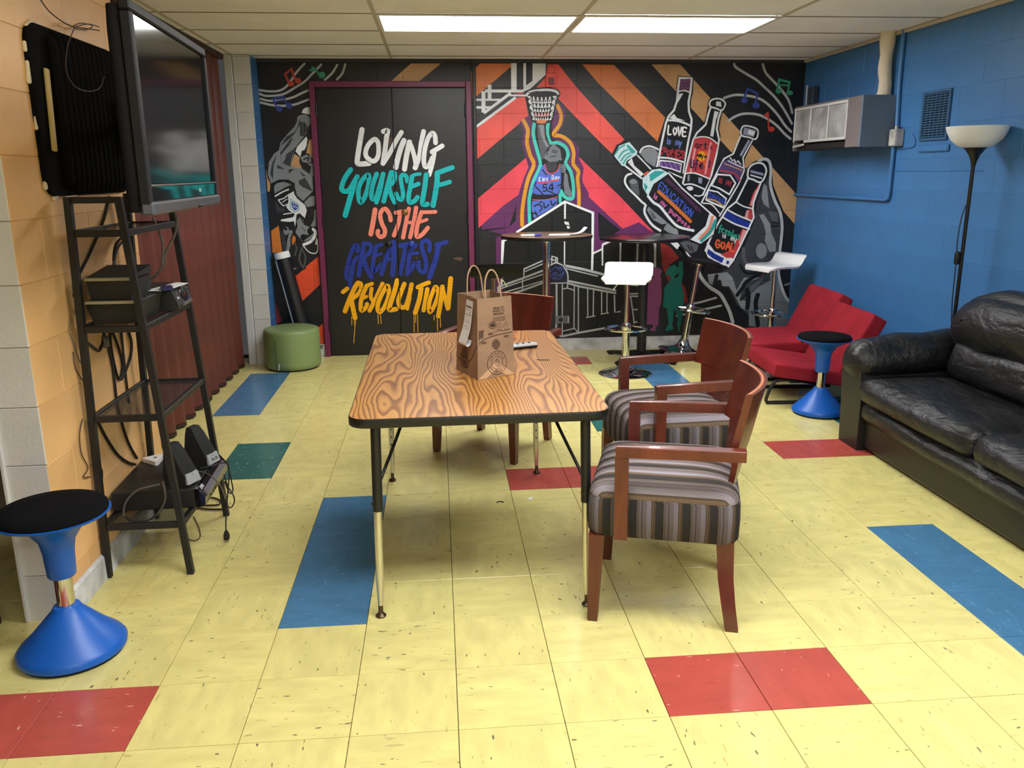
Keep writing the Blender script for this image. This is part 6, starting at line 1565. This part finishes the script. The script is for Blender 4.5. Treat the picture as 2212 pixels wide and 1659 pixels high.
MB().prism([(-.075, 0), (.07, 0), (.078, .07), (-.085, .07)], -.085, .13, 'y').build('case', DVDM, t); MB().box((-.002, -.092, .0755), (.165, .022, .010), .001).build('khaki_edge', KH, t); b = MB(); b.loft([[(-.083, y, .075), (.08, y, .075), (.08, y, z), (-.083, y, z)] for y, z in ((-.08, .082), (.13, .106))]); b.build('sloping_lid', DVDM, t)
t = thing('radio_player', 'black radio with a round disc lid on the second shelf', 'radio', (-1.128, .90, .9985), radians(3))
MB().prism([(-.11, 0), (.05, 0), (.055, .02), (.03, .085), (-.11, .09)], -.115, .125, 'y').build('case', DVDM, t)
R_ = Matrix.Rotation(radians(69), 4, 'Y'); b = MB(); b.lathe([(.0005, .004), (.045, .004), (.05, .002), (.05, -.002)], 28); me = b.build('disc_lid', DVDG, mesh_only=True); me.transform(at(.043, .03, .054) @ R_ @ Matrix.Scale(.7, 4, (1, 0, 0))); inst('disc_lid', me, t)
b = MB(); b.box((.055, .03, .014), (.012, .15, .014), .002); b.build('silver_lip', mat('smoky_lip', (88, 90, 98), .3), t)
for k, y in enumerate((-.09, -.075, .10, .112)): b = MB(); b.cyl((.037, y, .064), (.044, y, .066), .004, n=8); b.build('button', SILV, t)
inst('lettering', text_obj('DVD', .014, WH, M=at(.0485, -.08, .046) @ R_ @ Matrix.Rotation(pi/2, 4, 'Z')), t)
t = tag(MB().loft([[(-1.17, .70, 1.0895), (-1.085, .71, 1.0895), (-1.06, .93, 1.091), (-1.12, .96, 1.091)], [(-1.17, .70, 1.0915), (-1.09, .71, 1.0915), (-1.062, .93, 1.0925), (-1.12, .96, 1.0925)]]).build('folded_paper', PAPER), 'folded white paper lying on the radio', 'paper')
b = MB(); b.box((-1.09, .735, 1.098), (.045, .09, .012), .003, Rz(radians(20))); tag(b.build('blue_packet', mat('navy_packet', (26, 30, 84), .4)), 'small navy packet on the white folded paper', 'packet'); MB().box((-1.066, .745, 1.1045), (.004, .05, .003), .001, Rz(radians(20))).build('white_trim', PAPER, bpy.data.objects['blue_packet'])
# ---------------------------------------------------------------- television on its wall arm
tv = thing('television', 'large flat black television on a wall arm above the metal shelf', 'television', (-.858, .27, 1.70), 0)
na, fa = Vector((-.818, -.205, 0)), Vector((-.868, .752, 0)); ctr = (na+fa)/2; dirn = (fa-na).normalized(); ang_ = math.atan2(dirn.y, dirn.x)-pi/2
tv.location = (ctr.x, ctr.y, 1.70); tv.rotation_euler = (0, 0, ang_); TWd = (fa-na).length/2; TB, TT = -.281, .285
BEZ = mat('tv_bezel', (14, 14, 17), .55, spec=.3); BEZG = mat('tv_grey_bar', (84, 86, 92), .35, .3)
b = MB(); b.soft((-.043, 0, 0), (.048, 2*TWd-.01, TT-TB-.008), .02, 6); b.build('back_shell', mat('tv_shell', (9, 9, 10), .75, spec=.2), tv)
b = MB()
for c, d in (((-.01, 0, TT-.014), (.03, 2*TWd, .028)), ((-.01, -TWd+.016, 0), (.03, .032, TT-TB-.056)), ((-.01, TWd-.016, 0), (.03, .032, TT-TB-.056))): b.box(c, d, .004)
b.build('bezel', BEZ, tv)
b = MB(); b.box((-.006, 0, TB+.018), (.036, 2*TWd, .036), .006); b.build('bottom_bar', BEZG, tv)
MB().box((-.006, 0, TB+.058), (.016, 2*TWd-.05, .042), .002).build('gloss_strip', GLOSSBLK, tv)
MB().box((.0035, 0, TB+.082), (.004, 2*TWd-.05, .005), .001).build('silver_line', SILV, tv)
MB().box((-.010, 0, .030), (.012, 2*TWd-.06, TT-TB-.115), .001).build('screen', mat('tv_screen', (7, 8, 14), .10, spec=.5), tv)
MB().box((.0025, .18, TB+.058), (.001, .03, .012)).build('sticker', mat('sticker', (150, 180, 176), .5), tv)
MB().box((.008, .12, TB+.006), (.016, .05, .010), .003).build('sensor_tab', BLKPL, tv)
b = MB(); b.box((-.085, .1, .0), (.04, .2, .2), .006); b.tube([(-.10, .14, .03), (-.25, .60, .03), (-.34, .78, .03), (-.375, .81, .03)], .024, 8); b.box((-.385, .82, .03), (.02, .12, .2), .003); b.build('wall_arm', BLACKM, tv)
# ribbed black panel set in the orange wall
RIB = mat('black_foam', (13, 12, 12), .9, spec=.1, bump=(60, .3))
t = thing('ribbed_panel', 'black ribbed rounded panel in the orange wall behind the television', 'panel', (XL, .80, 1.745))
hy, hz = .40, .285; pol = rrect(hy, hz, .075, 6)
b = MB(); b.loft([[(-.004, y, z) for y, z in pol], [(.012, y, z) for y, z in pol], [(.016, y*.985, z*.98) for y, z in pol]]); b.build('plate', RIB, t)
n_ = 14
for k in range(n_):
    y = -.245+k*.047; hh = hz-.028-(.02 if k in (0, n_-1) else 0)
    b = MB(); b.tube(crom([(.012, y, -hh), (.030, y, -hh+.02), (.032, y, 0), (.030, y, hh-.02), (.012, y, hh)], 3), .0225, 8); b.build('rib', RIB, t)
CHIP = mat('chipped_plaster', (218, 206, 178), .8)
for (y, z, a, l, w_) in ((-.40, .12, 80, .075, .018), (-.395, -.04, 84, .05, .014), (-.375, -.215, 62, .10, .02), (-.315, -.283, 20, .06, .016), (-.2, -.286, 3, .10, .010), (-.345, .275, 25, .06, .022), (-.40, .2, 86, .035, .012)):
    b = MB(); b.box((.006, y, z), (.013, l, w_), .004, Rx(radians(a))); b.build('paint_chip', CHIP, t)
tag(MB().box((XL+.0235, .488, 1.75), (.012, .026, .275), .003, Rx(radians(-4.5))).build('wood_strip', mat('pale_wood', (196, 168, 104), .6)), 'pale yellow wooden strip standing on the ribbed panel edge', 'wood strip')
# ---------------------------------------------------------------- paper bag on the table
KRAFT = mat('kraft_paper', (148, 120, 96), .75, spec=.2, bump=(35, .35, .004), var=(12, .06)); INK = mat('brown_ink', (66, 42, 32), .75)
z0 = TZ+.0006; c0, c1, c3 = Vector((.123, .521, 0)), Vector((.277, .612, 0)), Vector((.044, .733, 0)); c2 = c1+c3-c0
ux, uy = (c1-c0), (c3-c0); ctr = (c0+c2)/2; BH = .318
bag = thing('paper_bag', 'brown paper takeaway bag with handles and a receipt on the table', 'bag', (ctr.x, ctr.y, z0))
def bp(u, v, h):     # u 0..1 along the printed face, v 0..1 into depth, h 0..1 height; gusseted mouth narrows
    q = c0+ux*u+uy*v-ctr; k = 1-.10*h; p = Vector((q.x*k, q.y*k, h*BH)); return p
b = MB(); ring = []
for h in (0, .12, .4, .7, 1.0):
    g = .05*h
    ring.append([bp(0, 0, h), bp(.5, .0-.006, h), bp(1, 0, h), bp(1-g*1.3, .5, h), bp(1, 1, h), bp(.5, 1.006, h), bp(0, 1, h), bp(g*1.3, .5, h)])
b.loft(ring, (True, False)); ri = [[tuple(p*.985+Vector((0, 0, 0)))[:2]+(p.z,) for p in r] for r in reversed(ring[1:])]; b.loft([ring[-1]]+ri, (False, True)); b.build('bag_body', KRAFT, bag, ang=20)
# crease line and folded bottom seam
b = MB(); n0 = ux.cross(Vector((0, 0, 1))).normalized()
if n0.dot(uy) > 0: n0 = -n0
def face(u, h, e=.0012, v=0): return bp(u, v, h)+n0*(e+.0014*max(0, 1-abs(u-.5)*2))
def ink_line(pts, w, closed=False, nm='print', fn=face):
    b = MB(); P2 = crom([(x, y, 0) for x, y in pts], 4, closed) if len(pts) > 2 else [Vector((x, y, 0)) for x, y in pts]
    L_ = ux.length
    for tri in ribbon([Vector((p[0]*L_, p[1]*BH)) for p in P2], w, closed): b.add([fn(q.x/L_, q.y/BH) for q in tri], [(0, 1, 2)])
    return b.build(nm, INK, bag, smooth=False)
LU, LV = 1/ux.length, 1/BH
def face_text(s, u, h, size, a=0, nm='lettering', fn=face):
    me = text_obj(s, size, INK, ext=0)
    for v in me.vertices:
        x, y = v.co.x*cos(a)-v.co.y*sin(a), v.co.x*sin(a)+v.co.y*cos(a); v.co = fn(u+x*LU, h+y*LV)
    return inst(nm, me, bag)
cu_, ch_ = .52, .185
for r_, w_ in ((.047, .0022), (.0262, .0016)): ink_line([(cu_+r_*cos(2*pi*k/20)*LU, ch_+r_*sin(2*pi*k/20)*LV) for k in range(20)], w_, True, 'round_logo')
for s_, a0, st, rr_, up_ in (('CHIPOTLE', 155, -18.6, .0365, -90), ('MEXICAN GRILL', 205, 10.8, .0365, 90)):
    for k, c_ in enumerate(s_):
        if c_ == ' ': continue
        a = radians(a0+st*k); face_text(c_, cu_+rr_*cos(a)*LU, ch_+rr_*sin(a)*LV, .0115 if up_ < 0 else .0085, a+radians(up_), 'round_logo')
ink_line([(cu_+x*LU*1.0, ch_+y*LV*1.0) for x, y in ((-.004, .012), (-.011, .006), (-.009, -.006), (.002, -.016), (.013, -.015), (.010, -.006), (.008, .006), (.002, .012))], .0016, True, 'round_logo')
ink_line([(cu_+x*LU, ch_+y*LV) for x, y in ((-.001, .012), (.003, .019), (.009, .018))], .0016, False, 'round_logo'); ink_line([(cu_+x*LU, ch_+y*LV) for x, y in ((-.004, .006), (.0, -.004), (.006, -.010))], .0028, False, 'round_logo')
ink_line([(.03, .445), (.15, .49), (.34, .52), (.62, .535), (.97, .545)], .0028, False, 'printed_line')
for s_, u_, h_ in (('2000', .17, .455), ('2002', .36, .555), ('2004', .80, .50)): face_text(s_, u_, h_, .0125)
for k, s_ in enumerate(('SPEAK TO', 'WHICH TO', 'ORGANIC')): face_text(s_, .60, .865-k*.036, .0125)
for k in range(4): ink_line([(.42, .752-k*.015), (.80, .752-k*.015)], .0012)
ink_line([(.42+.11*cos(a), .66+.04*sin(a)) for a in [2*pi*k/10 for k in range(10)]], .002, True, 'print'); ink_line([(.38, .662), (.46, .660)], .014)
for cx_ in (.62, .80): ink_line([(cx_+.06*cos(a), .63+.045*sin(a)) for a in [2*pi*k/12 for k in range(12)]], .0015, True, 'print'); ink_line([(cx_-.03, .635), (cx_+.03, .635)], .0015)
ink_line([(.48, .575), (.60, .59), (.72, .575), (.92, .59)], .0018)
for k in range(6): w_ = .11*sin(pi*(k+.8)/6.6); ink_line([(.50-w_, .475-k*.022), (.50+w_, .47-k*.022)], .0042)
for k in range(5): ink_line([(.04, .60-k*.02), (.15, .612-k*.02)], .004)
ink_line([(.14, .565), (.17, .60), (.20, .61)], .002); ink_line([(.06, .52), (.05, .48)], .002); ink_line([(.13, .525), (.15, .50)], .002)
# the narrower side with the receipt
nS = uy.cross(Vector((0, 0, 1))).normalized(); nS = nS if nS.dot(ux) < 0 else -nS
LS = uy.length
def side(u, h, e=.0012): 
    g = .065*h*(1-abs(u-.5)*2); return bp(g, u, h)+nS*(e+.001)
def side_line(pts, w, closed=False):
    b = MB(); P2 = crom([(x, y, 0) for x, y in pts], 4, closed) if len(pts) > 2 else [Vector((x, y, 0)) for x, y in pts]
    for tri in ribbon([Vector((p[0]*LS, p[1]*BH)) for p in P2], w, closed): b.add([side(q.x/LS, q.y/BH) for q in tri], [(0, 1, 2)])
    return b.build('print', INK, bag, smooth=False)
side_line([(.99, .18), (.88, .165), (.75, .16)], .003); side_line([(.46, .17), (.3, .22), (.15, .33), (.02, .43)], .003); side_line([(.74, .10), (.46, .10), (.46, .19), (.74, .20)], .004, True)
for k in range(4): side_line([(.70, .125+k*.016), (.50, .12+k*.016)], .003)
for k in range(7): side_line([(.80-k*.025, .22+k*.022), (.45+k*.012, .215+k*.022)], .003)
side_line([(.40, .34), (.44, .37), (.40, .385)], .0025, True)
# bottom crease: paler triangular fold at the base of the printed face
b = MB(); b.add([face(.0, .005, .0006), face(1, .005, .0006), face(.5, .20, .0006)], [(0, 1, 2)]); b.build('base_fold', mat('kraft_paper_pale', (196, 158, 122), .7), bag, smooth=False)
# receipt stapled near the top edge, curling out at the bottom
nw = .054; b = MB(); path = [(.955, .003), (.80, .006), (.62, .012), (.50, .022), (.415, .028), (.395, .020), (.42, .010), (.47, .006)]; rows = []
pp = crom([(h, e, 0) for h, e in path], 4); uc = .42
for q in pp: sh = .10*(.955-q[0]); rows.append([side(uc+sh-nw/LS, q[0], q[1]), side(uc+sh+nw/LS*.62, q[0], q[1])])
b.add([p for r in rows for p in r], [(2*i, 2*i+1, 2*i+3, 2*i+2) for i in range(len(rows)-1)]); rc = b.build('receipt', PAPER, bag)
rt = mat('receipt_ink', (60, 62, 70), .7)
def rline(h, a0, a1, th):
    b = MB(); i = min(range(len(pp)//2+4), key=lambda k: abs(pp[k][0]-h)); e = pp[i][1]+.0009; sh = .10*(.955-h)
    u0 = uc+sh-nw/LS; u1 = uc+sh+nw/LS*.62; f = lambda a, hh: side(u1+(u0-u1)*a, hh, e)
    b.add([f(a0, h), f(a1, h), f(a1, h+th), f(a0, h+th)], [(0, 1, 2, 3)]); b.build('receipt_print', rt, rc, smooth=False)
rline(.865, .1, .85, .018); rline(.835, .02, .97, .003); rline(.80, .2, .75, .012); rline(.775, .05, .95, .004)
for k in range(9): rline(.74-k*.028, .12+.2*(k % 2), .62+.1*(k % 3), .003); 
for k in range(5): rline(.60-k*.022, .7, .9, .003)
# twisted paper handles
for v_ in (.04, .93):
    pts = [bp(.26, v_, .93), bp(.25, v_, 1.1), bp(.28, v_, 1.24), bp(.40, v_, 1.33), bp(.55, v_, 1.31), bp(.67, v_, 1.18), bp(.74, v_, .93)]
    b = MB(); b.tube(crom(pts, 5), .0030, 8); b.build('handle', mat('twisted_paper', (186, 152, 118), .7), bag)
# remote, hair pin, floor litter
t = thing('remote_control', 'grey and black remote control on the table behind the bag', 'remote', (.335, 1.115, TZ+.001), radians(20))
b = MB(); b.loft([[(x*k_, y*k_, z) for x, y in rrect(.10, .024, .018)] for k_, z in ((.94, 0), (1, .004), (1, .012))]); b.build('lower_case', BLKPL, t); b = MB(); b.loft([[(x*k_, y*k_, z) for x, y in rrect(.10, .024, .018)] for k_, z in ((1, .012), (.97, .019), (.9, .021))]); b.build('top_face', mat('remote_grey', (190, 194, 200), .4), t)
for k in range(4): b = MB(); b.box((.06-.03*k, 0, .022), (.012, .014, .003), .001); b.build('button', BLKPL, t)
b = MB(); b.tube([(.395, .86, TZ+.0022), (.42, .853, TZ+.0022), (.45, .85, TZ+.0022)], .0016, 6); tag(b.build('hair_pin', CABLE), 'small dark hair pin lying on the table top', 'hair pin')
b = MB(); b.tube(crom([(.225, 1.058, .0025), (.235, 1.070, .0025), (.250, 1.070, .0025), (.257, 1.058, .0025)], 5), .0022, 6); tag(b.build('hair_tie', CABLE), 'dark curved hair tie on the floor under the table', 'hair tie')
b = MB(); b.add([(.375, 1.09, .001), (.395, 1.083, .001), (.405, 1.10, .006), (.39, 1.108, .003)], [(0, 1, 2), (0, 2, 3)]); tag(b.build('paper_scrap', PAPER), 'white paper scrap on the floor under the table', 'paper scrap')
# ---------------------------------------------------------------- cables round the shelf
def cable(name, label, pts, r, m=CABLE, cat='cable', flat=None):
    b = MB(); b.tube(crom(pts, 6), r, 7, flat=flat); return tag(b.build(name, m), label, cat, None)
for name, label, r, m, pts in CABLES: cable(name, label, pts, r, {'k': CABLE, 'g': CABLEG, 'b': CABLEB}[m])
pl = bpy.data.objects['power_cable']; e = Vector(CABLES_END); b = MB(); b.loft([[(e.x+a*k_, e.y+c*k_, e.z+z) for a, c in ((-.011, -.009), (.011, -.009), (.011, .009), (-.011, .009))] for k_, z in ((.4, .02), (.7, .012), (1, .0), (1, -.018), (.8, -.022))]); b.build('plug', RUBBER, pl)
b = MB()
for s_ in (-.006, .006): b.box((e.x+s_, e.y, e.z-.03), (.0018, .006, .016))
b.build('prongs', STEEL, bpy.data.objects['power_cable'])
